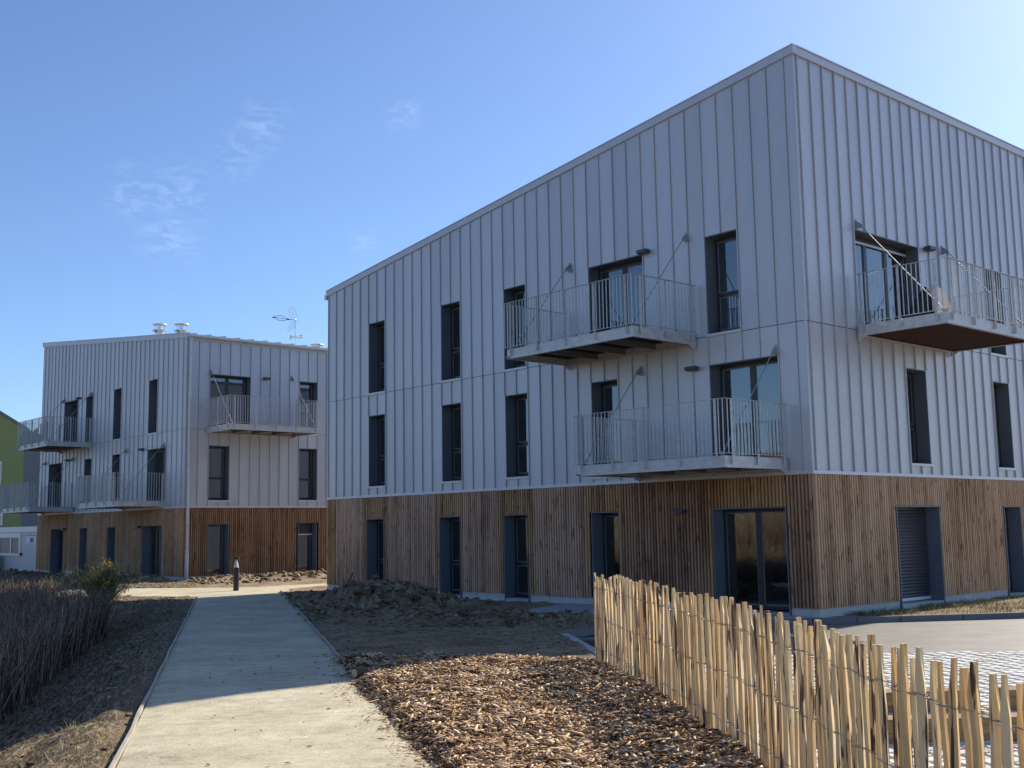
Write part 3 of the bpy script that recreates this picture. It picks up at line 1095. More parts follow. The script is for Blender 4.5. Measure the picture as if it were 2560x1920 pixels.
PF = [(8, 9, 10, 11), (4, 5, 9, 8), (5, 6, 10, 9), (6, 7, 11, 10), (7, 4, 8, 11), (0, 1, 5, 4), (1, 2, 6, 5), (2, 3, 7, 6), (3, 0, 4, 7)]
pme = MB().add(paver_verts(), PF).mesh('paver', PAVER)
vis = [c for c in cells if c[0] > 8.6 and c[1] < 0.47 * c[2] + 0.3]
near = [c for c in cells if not (c[0] > 8.6 and c[1] < 0.47 * c[2] + 0.3)]
for d, x, y in vis[:300]:
    o = link('paver', pme, pav_root)
    o.location = (x, y, -0.196 + random.uniform(-0.004, 0.004))
    o.rotation_euler = (random.uniform(-0.015, 0.015), random.uniform(-0.015, 0.015), ANG + random.uniform(-0.02, 0.02))
mb = MB()
pv = np.array(paver_verts())
for d, x, y in vis[300:] + near:
    a = ANG + random.uniform(-0.02, 0.02)
    q = pv.copy()
    q[:, 0], q[:, 1] = pv[:, 0] * math.cos(a) - pv[:, 1] * math.sin(a) + x, pv[:, 0] * math.sin(a) + pv[:, 1] * math.cos(a) + y
    q[:, 2] += -0.196 + random.uniform(-0.004, 0.004)
    mb.add([tuple(r) for r in q], PF)
mb.build('far_pavers', PAVER, pav_root, 'stuff')
# moss and grass tufts between the pavers and along the wall strip


def tufts(name, px, py, pz, hmin, hmax, mat):
    n = len(px)
    vv, ff = stems(px, py, pz, rng.uniform(hmin, hmax, n), rng.uniform(0.002, 0.0055, n), rng.uniform(0, 6.283, n), np.abs(rng.normal(0.3, 0.4, n)), np.abs(rng.normal(0.3, 0.3, n)))
    link(name, np_mesh(name, vv, ff, mat), None, 'stuff')


cx = rng.uniform(2.2, 7.5, 70)
cy = rng.uniform(8.5, 16, 70)
k = rng.integers(0, 70, 2600)
tufts('joint_grass', cx[k] + rng.normal(0, 0.09, 2600), cy[k] + rng.normal(0, 0.05, 2600), np.full(2600, -0.205), 0.01, 0.045, VERGE)
# verge strip between kerb and right hand wall
K1 = np.array([5.63998, 21.26477, 0])
sheet('verge', [(5.72, 21.17), (7.12, 21.37), (9.57, 21.70), (17.0, 22.72), (17.0, 31.0)], -0.115, SOIL, 0.2)
nv = 15000
lv = rng.uniform(0.7, 9.0, nv)
wmax = 0.10 + 0.262 * 0 + (lv * math.tan(math.radians(33.6)))
lu = -rng.random(nv) * np.minimum(wmax, 4) - 0.02
pp = K1[None, :2] + lu[:, None] * U[None, :2] + lv[:, None] * V[None, :2]
dens = rng.random(nv) < np.clip(0.35 + 1.2 * fbm(pp[:, 0] * 1.5, pp[:, 1] * 1.5, 3, 71), 0.06, 1)
kerb_y = np.interp(pp[:, 0], [p[0] for p in KP], [p[1] for p in KP]) + 0.09
dens &= pp[:, 1] > kerb_y
pp = pp[dens]
tufts('verge_grass', pp[:, 0], pp[:, 1], np.full(len(pp), -0.125), 0.03, 0.14, VERGE)
# concrete apron along the near facade
sheet('door_apron', [(0.14, 24.03), (1.00, 25.75), (1.28, 25.98), (5.50, 21.20), (4.55, 21.08), (3.1, 20.98), (1.72, 22.95)], -0.085, SLAB, 0.2)


# ------------------------------------------------------------------ buildings
def subtract(a0, a1, z0, z1, ops):
    """cells of a strip minus openings; ops (o0,o1,oz0,oz1) either cover a column fully or not at all"""
    cuts = sorted({a0, a1, *[min(max(o[0], a0), a1) for o in ops], *[min(max(o[1], a0), a1) for o in ops]})
    out = []
    for c0, c1 in zip(cuts[:-1], cuts[1:]):
        if c1 - c0 < 1e-4:
            continue
        m = (c0 + c1) / 2
        segs = [(z0, z1)]
        for o in ops:
            if o[0] < m < o[1]:
                ns = []
                for s0, s1 in segs:
                    if o[3] <= s0 or o[2] >= s1:
                        ns.append((s0, s1))
                        continue
                    if o[2] - s0 > 0.004:
                        ns.append((s0, o[2]))
                    if s1 - o[3] > 0.004:
                        ns.append((o[3], s1))
                segs = ns
        out += [(c0, c1, s0, s1) for s0, s1 in segs]
    return out


class Face:
    def __init__(self, side, length, seam0, pitch, roof, uppers, grounds):
        self.side, self.len, self.s0, self.p, self.roof = side, length, seam0, pitch, roof
        self.up, self.gr = uppers, grounds        # (a0,a1,z0,z1,kind)
        self.fn = (lambda a, d, z: (-d, a, z)) if side == 'L' else (lambda a, d, z: (a, -d, z))
        self.flip = side == 'R'

    def mb(self):
        return MB(self.fn, self.flip)


ZS, ZJ, ZW = 2.62, 5.50, 0.05
REV = 0.32


def opening(face, root, a0, a1, z0, z1, kind, ground):
    g = 0.004
    rev = REVEAL2 if ground else REVEAL
    D = REV if face.side == 'L' else REV - 0.02
    out = 0.034 if ground else 0.012
    A0, A1 = a0 + 0.004, a1 - 0.004
    # frame = the window itself; the lining, panes, sill and handle are its pieces
    fr = face.mb()
    w = 0.062
    fd0, fd1 = -D - 0.05, -D + 0.015
    i0, i1, y0, y1 = A0 + 0.024, A1 - 0.024, z0 + 0.035, z1 - 0.026
    fr.box(i0, i0 + w, fd0, fd1, y0, y1).box(i1 - w, i1, fd0, fd1, y0, y1)
    fr.box(i0 + w, i1 - w, fd0, fd1, y1 - w, y1).box(i0 + w, i1 - w, fd0, fd1, y0, y0 + w)
    panes = []
    h = y1 - y0
    if kind == 'tall':
        zt = y0 + 0.40 * h
        fr.box(i0 + w, i1 - w, fd0, fd1 - 0.004, zt - 0.04, zt + 0.04)
        panes = [(i0 + w, i1 - w, y0 + w, zt - 0.04), (i0 + w, i1 - w, zt + 0.04, y1 - w)]
    elif kind in ('double', 'triple'):
        nl = 2 if kind == 'double' else 3
        xs = [i0 + w + (i1 - i0 - 2 * w) * q / nl for q in range(nl + 1)]
        for q in xs[1:-1]:
            fr.box(q - 0.058, q + 0.058, fd0, fd1 + 0.004, y0 + w, y1 - w)
        for q in range(nl):
            panes.append((xs[q] + (0 if q == 0 else 0.058), xs[q + 1] - (0 if q == nl - 1 else 0.058), y0 + w, y1 - w))
    elif kind in ('single', 'half_shut'):
        panes = [(i0 + w, i1 - w, y0 + w, y1 - w)]
    bead = []
    win = fr.build('door' if ground and kind != 'tall' else 'window', FRAME, root)
    for p0, p1, q0, q1 in panes:
        pb = face.mb()
        b = 0.022
        pb.box(p0, p0 + b, -D - 0.01, -D + 0.004, q0, q1).box(p1 - b, p1, -D - 0.01, -D + 0.004, q0, q1)
        pb.box(p0 + b, p1 - b, -D - 0.01, -D + 0.004, q0, q0 + b).box(p0 + b, p1 - b, -D - 0.01, -D + 0.004, q1 - b, q1)
        pb.build('glazing_bead', BEAD, win)
        face.mb().quad((p0 + b, -D - 0.006, q1 - b), (p1 - b, -D - 0.006, q1 - b), (p1 - b, -D - 0.006, q0 + b), (p0 + b, -D - 0.006, q0 + b)).build('pane', GLASSG if ground else GLASS, win)
    rv = face.mb()
    zb = -0.16 if ground else z0
    t = 0.022
    rv.box(A0, A0 + t, -D, out, zb, z1).box(A1 - t, A1, -D, out, zb, z1)
    rv.box(A0 + t, A1 - t, -D, out, z1 - t, z1 - 0.001)
    rv.build('reveal_lining', rev, win)
    sl = face.mb()
    if ground:
        sl.box(A0 + t + 0.002, A1 - t - 0.002, -D - 0.05, 0.02, -0.20, z0 + 0.0)
        sl.build('threshold', SLAB if kind != 'shutter' else PLINTH, win)
    else:
        sl.box(A0 - 0.012, A1 + 0.012, -D + 0.02, 0.045, z0 - 0.055, z0 - 0.003)
        sl.build('window_sill', FLASH, win)
    if kind in ('tall', 'double', 'triple', 'single'):
        hb = face.mb()
        hx = i0 + w + 0.03 if kind == 'tall' else ((i0 + i1) / 2 + 0.03)
        hz = y0 + 0.52 * h
        if kind == 'single':
            hx = i1 - w * 0.5
        hb.box(hx - 0.012, hx + 0.012, -D - 0.10, -D - 0.07, hz - 0.05, hz + 0.05)
        hb.box(hx - 0.012, hx + 0.012, -D - 0.14, -D - 0.115, hz - 0.06, hz + 0.01)
        hb.build('handle', WHITE, win)
    if kind == 'shutter':
        sb = face.mb()
        zz, n = y0 + 0.05, 27
        st = (y1 - 0.04 - zz) / n
        for k in range(n):
            zc = zz + k * st
            sb.add([(i0 + 0.03, -D + 0.02, zc), (i1 - 0.03, -D + 0.02, zc), (i1 - 0.03, -D + 0.040, zc + st * 0.45), (i0 + 0.03, -D + 0.040, zc + st * 0.45), (i0 + 0.03, -D + 0.020, zc + st * 0.92), (i1 - 0.03, -D + 0.020, zc + st * 0.92)], [(0, 1, 2, 3), (3, 2, 5, 4)])
        sb.box(i0 + 0.02, i1 - 0.02, -D - 0.02, -D + 0.012, y0, y1)
        sb.build('roller_shutter', SHUT, win)
        face.mb().box(i0 + 0.02, i1 - 0.02, -D + 0.016, -D + 0.044, y0 - 0.01, y0 + 0.055).build('shutter_bar', FLASH, win)
    if kind in ('half_shut', 'triple'):
        cut = y1 - (0.42 if kind == 'half_shut' else 0.10)
        face.mb().box(i0 + 0.02, i1 - 0.02, -D + 0.018, -D + 0.035, cut, y1).build('roller_shutter', FRAME, win)
        face.mb().box(i0 + 0.02, i1 - 0.02, -D + 0.017, -D + 0.045, cut - 0.05, cut).build('shutter_bar', FLASH, win)
    return win


def clad_face(face, root, slat_pick, slat_parts, slat_stuff, slat_pitch, slat_w, ind_to, panel_parts=True, end_a=None):
    """standing seam panels above, timber slats below, and the wall behind"""
    p, s0 = face.p, face.s0
    ks = range(-1, int((face.len - s0) / p) + 1)
    upo = [(o[0], o[1], o[2], o[3]) for o in face.up]
    gro = [(o[0], o[1], -0.5, o[3]) for o in face.gr]
    for k in ks:
        c0, c1 = max(s0 + k * p, 0.0), min(s0 + (k + 1) * p, face.len)
        if c1 - c0 < 0.03:
            continue
        for zlo, zhi, d0 in ((ZS + 0.004, ZJ - 0.006, 0.0), (ZJ + 0.006, None, 0.007)):
            top = zhi if zhi else 99.0
            for q0, q1, z0, z1 in subtract(c0, c1, zlo, top, upo):
                mb = face.mb()
                r0, r1 = (face.roof(q0) - 0.03, face.roof(q1) - 0.03) if z1 > 50 else (z1, z1)
                e = 0.0015
                gap = 0.020 if (c1 < face.len - 0.02 and abs(q1 - c1) < 1e-6) else e
                rq = r0 + (r1 - r0) * (1 - gap / (q1 - q0))
                mb.slopebox(q0 + e, q1 - gap, d0, d0 + 0.006, z0, z0, r0, rq)
                if q1 - q0 > p * 0.9 or abs(q1 - c1) < 1e-6:
                    if c1 < face.len - 0.02:
                        mb.slopebox(q1 - 0.0125, q1 + 0.0012, d0 - 0.03, d0 + 0.040, z0, z0, r1, r1)
                mb.build('metal_panel', ZINC, root)
    # wall behind
    wall, low = face.mb(), face.mb()
    for part_, zlo, zhi, ops in ((low, -0.35, ZS - 0.03, gro), (wall, ZS - 0.03, 99.0, upo)):
        for q0, q1, z0, z1 in subtract(0.30, face.len, zlo, zhi, ops):
            r0, r1 = (face.roof(q0) - 0.05, face.roof(q1) - 0.05) if z1 > 50 else (z1, z1)
            part_.slopebox(q0, q1, -0.30, -0.045, z0, z0, r0, r1)
    if face.side == 'L':
        low.box(0.045, 0.30, -0.30, -0.045, -0.35, ZS - 0.03)
        wall.slopebox(0.045, 0.30, -0.30, -0.045, ZS - 0.03, ZS - 0.03, face.roof(0) - 0.06, face.roof(0.3) - 0.06)
    low.build('timber_backing', BLACK, root)
    wall.build('wall', BACKM, root)
    pl = face.mb()
    for q0, q1, z0, z1 in subtract(0.03, face.len, -0.40, ZW - 0.002, gro):
        face.mb().box(q0, q1, -0.044, -0.012, z0, z1).build('plinth', PLINTH, root)
    # slats
    unit = {}
    n = int(face.len / slat_pitch)
    stuff = face.mb()
    for k in range(n + 1):
        a = slat_pitch * (k + 0.35)
        if a + slat_w > face.len:
            break
        hit = [o for o in face.gr if o[0] - slat_w * 0.6 < a + slat_w * 0.5 < o[1] + slat_w * 0.6]
        z0 = hit[0][3] + 0.004 if hit else ZW
        z1 = ZS - 0.068
        dd = random.uniform(-0.002, 0.003)
        if slat_parts and a < ind_to:
            mat = slat_pick(a, bool(hit))
            key = (round(z0, 3), mat.name)
            if key not in unit:
                mb = face.mb()
                c = 0.005
                mb.add([(c, 0.042, z0), (slat_w - c, 0.042, z0), (slat_w, 0.037, z0), (slat_w, -0.005, z0), (0, -0.005, z0), (0, 0.037, z0),
                        (c, 0.042, z1), (slat_w - c, 0.042, z1), (slat_w, 0.037, z1), (slat_w, -0.005, z1), (0, -0.005, z1), (0, 0.037, z1)],
                       [(0, 6, 7, 1), (1, 7, 8, 2), (2, 8, 9, 3), (4, 10, 11, 5), (5, 11, 6, 0), (0, 1, 2, 3, 4, 5), (11, 10, 9, 8, 7, 6)])
                unit[key] = mb.mesh('slat', mat)
            o = link('slat', unit[key], root)
            off = face.fn(a, dd, 0)
            o.location = off
        else:
            stuff.box(a, a + slat_w, -0.005, 0.042 + dd, z0, z1)
    if stuff.f:
        stuff.build('slat_rows', slat_stuff, root, 'stuff')
    # drip flashing between timber and metal, roof edge
    fl = face.mb()
    fl.box(-0.05, face.len, -0.04, 0.052, ZS - 0.062, ZS - 0.004)
    fl.box(-0.012, face.len, -0.004, 0.020, ZS - 0.003, ZS + 0.012)
    fl.build('drip_flashing', FLASH, root)


def balcony(face, root, a0, zf, length=3.93, depth=2.0, board_drop=0.045):
    """bolt-on steel balcony; zf is the deck level"""
    a1 = a0 + length
    ch = face.mb()
    b0, b1 = a0 + 0.09, a1 - 0.05
    zt, zb = zf - 0.02, zf - 0.235
    dd = depth - 0.06
    # C-channels: web and flanges
    def chan_a(d, s):
        ch.box(b0, b1, d - 0.006, d + 0.006, zb, zt)
        ch.box(b0, b1, d + 0.006 * s, d + 0.07 * s, zt - 0.012, zt)
        ch.box(b0, b1, d + 0.006 * s, d + 0.07 * s, zb, zb + 0.012)
    chan_a(dd, -1)
    chan_a(0.06, 1)
    for aa, s in ((b0, 1), (b1, -1)):
        ch.box(aa - 0.006, aa + 0.006, 0.067, dd - 0.007, zb, zt)
        ch.box(aa + 0.006 * s, aa + 0.07 * s, 0.135, dd - 0.075, zt - 0.012, zt)
        ch.box(aa + 0.006 * s, aa + 0.07 * s, 0.135, dd - 0.075, zb, zb + 0.012)
    # wall plates and toe gussets
    for aa in (b0 + 0.02, b1 - 0.02):
        ch.box(aa - 0.05, aa + 0.05, 0.046, 0.058, zb - 0.09, zt + 0.02)
        ch.add([(aa - 0.006, 0.058, zb), (aa + 0.006, 0.058, zb), (aa + 0.006, 0.24, zb), (aa - 0.006, 0.24, zb), (aa - 0.006, 0.058, zb - 0.09), (aa + 0.006, 0.058, zb - 0.09)],
               [(0, 1, 2, 3), (0, 4, 5, 1), (0, 3, 4), (1, 5, 2), (3, 2, 5, 4)])
    bal = ch.build('balcony', GALV, root)
    for q in (0.27, 0.5, 0.73):
        aa = b0 + (b1 - b0) * q
        face.mb().box(aa - 0.03, aa + 0.03, 0.14, dd - 0.08, zb + (0.03 if board_drop < 0.1 else 0.10), zt - (0.062 if board_drop < 0.1 else 0.002)).build('joist', DGALV, bal)
    # outlet spout at the outer corner
    sp = face.mb()
    sp.tube([(b1 - 0.10, dd + 0.0, zb + 0.035), (b1 - 0.02, dd + 0.06, zb + 0.03)], 0.022, 8)
    sp.build('outlet', STEEL, bal)
    nb = 13
    wbd = (dd - 0.16) / nb
    me = None
    for k in range(nb):
        d0 = 0.085 + k * wbd
        if me is None:
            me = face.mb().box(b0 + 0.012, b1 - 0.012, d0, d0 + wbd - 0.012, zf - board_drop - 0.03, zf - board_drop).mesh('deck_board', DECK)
            base = d0
        o = link('deck_board', me, bal)
        o.location = face.fn(0, d0 - base, 0)
    # railing
    rl = face.mb()
    zr, zlo = zf + 1.02, zf + 0.02
    runs = [('a', depth)]
    rl.box(a0, a1, depth - 0.024, depth + 0.024, zr - 0.008, zr)
    rl.box(a0, a1, depth - 0.020, depth + 0.020, zlo - 0.008, zlo)
    for aa in (a0 + 0.02, a1 - 0.02):
        rl.box(aa - 0.024, aa + 0.024, 0.06, depth - 0.026, zr - 0.008, zr)
        rl.box(aa - 0.020, aa + 0.020, 0.06, depth - 0.022, zlo - 0.008, zlo)
    rl.build('handrail', GALV, bal)
    br = face.mb()
    r = 0.0075
    nbar = int((length - 0.1) / 0.098)
    for k in range(nbar + 1):
        aa = a0 + 0.05 + (length - 0.1) * k / nbar
        br.box(aa - r, aa + r, depth - r, depth + r, zlo + 0.001, zr - 0.009)
    nside = int((depth - 0.2) / 0.098)
    for k in range(nside + 1):
        d = 0.10 + (depth - 0.2) * k / nside
        for aa in (a0 + 0.02, a1 - 0.02):
            br.box(aa - r, aa + r, d - r, d + r, zlo + 0.001, zr - 0.009)
    br.build('baluster_row', GALV, bal, 'stuff')
    pme, px = None, None
    for aa in [a0 + 0.24 + (length - 0.44) * q / 4 for q in range(5)]:
        if pme is None:
            q = face.mb()
            q.box(aa - 0.007, aa + 0.007, depth - 0.045, depth - 0.002, zf - 0.17, zr - 0.010)
            q.box(aa - 0.05, aa + 0.05, dd + 0.008, dd + 0.018, zf - 0.17, zf - 0.03)
            q.tube([(aa - 0.03, dd + 0.018, zf - 0.07), (aa - 0.03, dd + 0.03, zf - 0.07)], 0.012, 6)
            q.tube([(aa + 0.03, dd + 0.018, zf - 0.13), (aa + 0.03, dd + 0.03, zf - 0.13)], 0.012, 6)
            pme, px = q.mesh('railing_post', GALV), aa
        o = link('railing_post', pme, bal)
        o.location = face.fn(aa - px, 0, 0)
    for aa, e in ((a0 + 0.02, -1), (a1 - 0.02, 1)):
        bb = b0 if e < 0 else b1
        for d in (0.16, 0.62 * depth * 0.8, depth - 0.25):
            q = face.mb()
            q.box(aa - 0.007 - 0.02 * e, aa + 0.007 - 0.02 * e, d - 0.025, d + 0.025, zf - 0.17, zr - 0.010)
            q.box(bb + 0.008 * e, bb + 0.02 * e, d - 0.05, d + 0.05, zf - 0.17, zf - 0.03)
            q.build('railing_post', GALV, bal)
    # tie rods
    for aa in (b0 + 0.12, b1 - 0.12):
        q = face.mb()
        zt_ = zf + 2.15
        q.add([(aa - 0.05, 0.040, zt_ - 0.16), (aa + 0.05, 0.040, zt_ - 0.16), (aa + 0.02, 0.040, zt_ + 0.06), (aa - 0.02, 0.040, zt_ + 0.06), (aa - 0.05, 0.052, zt_ - 0.16), (aa + 0.05, 0.052, zt_ - 0.16), (aa + 0.02, 0.052, zt_ + 0.06), (aa - 0.02, 0.052, zt_ + 0.06)],
              [(4, 5, 6, 7), (0, 4, 7, 3), (1, 2, 6, 5), (2, 3, 7, 6), (0, 1, 5, 4)])
        q.add([(aa - 0.007, 0.05, zt_ + 0.03), (aa + 0.007, 0.05, zt_ + 0.03), (aa + 0.007, 0.05, zt_ - 0.14), (aa - 0.007, 0.05, zt_ - 0.14), (aa - 0.007, 0.20, zt_ - 0.15), (aa + 0.007, 0.20, zt_ - 0.15), (aa + 0.007, 0.20, zt_ - 0.09), (aa - 0.007, 0.20, zt_ - 0.09)],
              [(0, 1, 6, 7), (3, 4, 5, 2), (0, 7, 4, 3), (1, 2, 5, 6), (7, 6, 5, 4)])
        d1, z1_ = dd - 0.10, zf + 0.02
        d0, z0_ = 0.17, zt_ - 0.115
        q.tube([(aa, d0, z0_), (aa, d1, z1_)], 0.0105, 6)
        mx = lambda f: (aa, d0 + (d1 - d0) * f, z0_ + (z1_ - z0_) * f)
        q.tube([mx(0.86), mx(0.93)], 0.019, 6)
        q.box(aa - 0.012, aa + 0.012, d1 - 0.05, d1 + 0.05, zf - 0.03, zf + 0.06)
        q.build('tie_rod', ROD, bal)
    return bal


def wall_light(face, root, a, z, w=0.26, tall=0.075):
    q = face.mb()
    c = 0.012
    d1 = 0.20
    q.box(a - w / 2, a + w / 2, 0.045, d1, z - tall / 2, z + tall / 2)
    q.box(a - w / 2 + c, a + w / 2 - c, 0.06, d1 - c, z - tall / 2 - 0.012, z - tall / 2 - 0.001)
    q.build('wall_light', LAMP, root)


def shell(root, L_len, R_len, roofz):
    """roof, floors, inner and hidden walls; roofz(u, v)"""
    rf = MB()
    o = 0.045
    t = [roofz(-o), roofz(L_len + o)]
    rf.hexa([(-o, -o, t[0] - 0.10), (R_len, -o, t[0] - 0.10), (R_len, L_len + o, t[1] - 0.10), (-o, L_len + o, t[1] - 0.10),
             (-o, -o, t[0] - 0.004), (R_len, -o, t[0] - 0.004), (R_len, L_len + o, t[1] - 0.004), (-o, L_len + o, t[1] - 0.004)])
    roof = rf.build('roof', ROOF, root)
    bk = MB()
    bk.hexa([(0.3, L_len - 0.06, -0.4), (R_len, L_len - 0.06, -0.4), (R_len, L_len, -0.4), (0.3, L_len, -0.4), (0.3, L_len - 0.06, roofz(L_len) - 0.12), (R_len, L_len - 0.06, roofz(L_len) - 0.12), (R_len, L_len, roofz(L_len) - 0.12), (0.3, L_len, roofz(L_len) - 0.12)])
    bk.hexa([(R_len - 0.06, 0.3, -0.4), (R_len, 0.3, -0.4), (R_len, L_len - 0.061, -0.4), (R_len - 0.06, L_len - 0.061, -0.4), (R_len - 0.06, 0.3, roofz(0.3) - 0.12), (R_len, 0.3, roofz(0.3) - 0.12), (R_len, L_len - 0.061, roofz(L_len) - 0.12), (R_len - 0.06, L_len - 0.061, roofz(L_len) - 0.12)])
    bk.build('rear_wall', ZINC, root)
    inn = MB()
    for z in (-0.12, 2.66, 5.46):
        inn.box(0.31, R_len - 0.07, 0.31, L_len - 0.07, z - 0.25, z)
    inn.box(5.0, 5.1, 4.2, L_len - 0.08, -0.1, 8.4)
    inn.box(5.0, R_len - 0.08, 4.9, 5.0, -0.1, 8.4)
    for uu in (3.2, 6.6, 9.4, 12.4):
        if uu < L_len - 1:
            inn.box(0.42, 4.99, uu, uu + 0.1, -0.1, 8.2)
    inn.build('interior_wall', PLASTER, root)
    return roof


BR = AU - math.pi / 2
# ---- near building
b1 = thing('apartment_building', 'large near apartment block, grey metal cladding over honey brown slats, highest corner towards us', 'building', (5.63998, 21.26477, 0), BR)
L1, R1 = 16.95, 15.5
roof1 = lambda u: 10.99 - 0.1215 * u
wL, sL0, pL = None, 0.205, 0.4285
sk = lambda k: sL0 + pL * k
FL = Face('L', L1, sL0, pL, roof1,
          [(sk(32), sk(34), 5.55, 7.60, 'tall'), (sk(24), sk(26), 5.55, 7.60, 'tall'), (sk(18), sk(20), 5.55, 7.60, 'tall'), (sk(9), sk(13), 5.50, 7.60, 'double'), (sk(3), sk(5), 5.55, 7.62, 'tall'),
           (sk(32), sk(34), 2.87, 4.90, 'tall'), (sk(24), sk(26), 2.87, 4.90, 'tall'), (sk(18), sk(20), 2.87, 4.90, 'tall'), (sk(11), sk(13), 2.75, 4.91, 'single'), (sk(1), sk(5), 2.75, 4.91, 'double')],
          [(13.98, 14.86, -0.06, 1.955, 'tall'), (10.57, 11.46, -0.06, 1.955, 'tall'), (7.99, 8.88, -0.06, 1.955, 'tall'), (4.98, 5.85, -0.06, 1.955, 'single'), (0.61, 2.41, -0.06, 1.96, 'double')])
rk = lambda k: 0.12 + 0.4345 * k
FR = Face('R', R1, 0.12, 0.4345, lambda v: 10.99,
          [(rk(4), rk(10), 5.50, 7.62, 'triple'), (rk(17), rk(19), 5.55, 7.60, 'tall'), (rk(8), rk(10), 2.85, 4.88, 'tall'), (rk(17), rk(19), 2.85, 4.88, 'tall')],
          [(2.88, 4.64, -0.04, 1.955, 'shutter'), (7.62, 8.48, -0.06, 1.95, 'single')])


def pickL(a, hit):
    if hit:
        return SL_BROWN
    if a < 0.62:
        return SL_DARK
    if a > 16.45:
        return SL_BROWN
    for o in FL.gr:
        if o[0] - 0.16 < a < o[1] + 0.14:
            return SL_BROWN
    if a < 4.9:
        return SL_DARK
    return SL_GREY


for f, pick in ((FL, pickL), (FR, lambda a, hit: SL_HONEY)):
    clad_face(f, b1, pick, True, SL_HONEY, 0.083, 0.049, 99 if f is FL else 7.9)
    for o in f.up:
        opening(f, b1, *o, False)
    for o in f.gr:
        opening(f, b1, *o, True)
roof1_o = shell(b1, L1, R1, roof1)
# roof edge trims
mb = FL.mb()
mb.slopebox(-0.065, L1 + 0.07, -0.10, 0.058, roof1(-0.065) - 0.15, roof1(L1 + 0.07) - 0.15, roof1(-0.065) + 0.01, roof1(L1 + 0.07) + 0.01)
mb.build('roof_fascia', ZINC, b1)
mb = FL.mb()
mb.slopebox(-0.07, L1 + 0.07, -0.12, 0.075, roof1(-0.07) + 0.012, roof1(L1 + 0.07) + 0.012, roof1(-0.07) + 0.035, roof1(L1 + 0.07) + 0.035)
mb.build('roof_capping', FLASH, b1)
mb = FR.mb()
mb.box(0.062, R1, -0.10, 0.060, 10.845, 11.005)
mb.build('roof_fascia', ZINC, b1)
mb = FR.mb()
mb.box(0.08, R1, -0.12, 0.078, 11.012, 11.035)
mb.build('roof_capping', FLASH, b1)
mb = FL.mb()
mb.box(L1 + 0.075, L1 + 0.20, -3.0, 0.03, 8.70, 8.84)
mb.build('gutter', PIPE, b1)
mb = MB()
mb.tube([(0.10, L1 + 0.10, 8.68), (0.10, L1 + 0.07, 8.5), (0.10, L1 + 0.07, 0.9)], 0.042, 10)
mb.tube([(0.10, L1 + 0.07, 0.9), (0.10, L1 + 0.07, -0.2)], 0.055, 10)
for z in (1.2, 3.2, 5.2, 7.2):
    mb.box(0.04, 0.16, L1 + 0.0, L1 + 0.12, z - 0.02, z + 0.02)
mb.build('downpipe', WHITE, b1, smooth=False)
# corner trim strips
mb = MB()
mb.box(-0.010, 0.028, -0.010, 0.028, ZS + 0.013, roof1(0) - 0.155)
mb.build('corner_trim', ZINC, b1)
mb = MB()
mb.box(-0.012, 0.016, -0.012, 0.016, ZW, ZS - 0.065)
mb.build('corner_post', SL_BROWN, b1)
balcony(FL, b1, 2.58, 5.60)
balcony(FL, b1, 0.45, 2.90)
balcony(FR, b1, 1.71, 5.60, board_drop=0.175)
for a, z in ((3.96, 7.61), (2.72, 4.87), (3.17, 1.92)):
    wall_light(FL, b1, a, z)
wall_light(FR, b1, 4.78, 7.62)

# ---- far building
b2 = thing('apartment_building', 'smaller far apartment block at the path end, brown slats below grey metal, antenna on roof', 'building', (-12.19838, 41.7646, 0), BR)
L2, R2 = 15.45, 13.0
roof2 = lambda u: 9.09 + 0.1085 * u
s2 = lambda k: 0.25 + 0.4374 * k
F2L = Face('L', L2, 0.25, 0.4374, roof2,
           [(s2(24), s2(28), 5.50, 7.64, 'double'), (s2(20), s2(22), 5.52, 7.64, 'tall'), (s2(13), s2(15), 5.54, 7.65, 'tall'), (s2(5), s2(7), 5.54, 7.65, 'tall'),
            (s2(28), s2(32), 2.75, 4.90, 'double'), (s2(20), s2(22), 2.85, 4.90, 'tall'), (s2(13), s2(15), 2.85, 4.91, 'tall'), (s2(3), s2(7), 2.75, 4.91, 'double')],
           [(12.02, 13.62, -0.06, 1.92, 'double'), (9.24, 10.10, -0.06, 1.93, 'tall'), (6.18, 7.03, -0.06, 1.935, 'tall'), (1.79, 3.55, -0.06, 1.94, 'double')])
t2 = lambda k: 0.08 + 0.4315 * k
F2R = Face('R', R2, 0.08, 0.4315, lambda v: 9.09,
           [(t2(2), t2(6), 5.50, 7.63, 'double'), (t2(11), t2(13), 5.52, 7.63, 'tall'), (t2(2), t2(4), 2.84, 4.90, 'tall'), (t2(11), t2(13), 2.86, 4.92, 'tall')],
           [(0.94, 1.82, -0.06, 1.955, 'single'), (4.81, 5.67, -0.06, 1.97, 'half_shut')])
for f, m in ((F2L, SL_FAR), (F2R, SL_RED)):
    clad_face(f, b2, None, False, m, 0.083, 0.050, 0)
    for o in f.up:
        opening(f, b2, *o, False)
    for o in f.gr:
        opening(f, b2, *o, True)
roof2_o = shell(b2, L2, R2, roof2)
mb = F2L.mb()
mb.slopebox(-0.065, L2 + 0.07, -0.10, 0.058, roof2(-0.065) - 0.17, roof2(L2 + 0.07) - 0.18, roof2(-0.065) + 0.01, roof2(L2 + 0.07) + 0.01)
mb.build('roof_fascia', ZINC, b2)
mb = F2L.mb()
mb.slopebox(-0.07, L2 + 0.07, -0.12, 0.075, roof2(-0.07) + 0.012, roof2(L2 + 0.07) + 0.012, roof2(-0.07) + 0.035, roof2(L2 + 0.07) + 0.035)
mb.build('roof_capping', FLASH, b2)
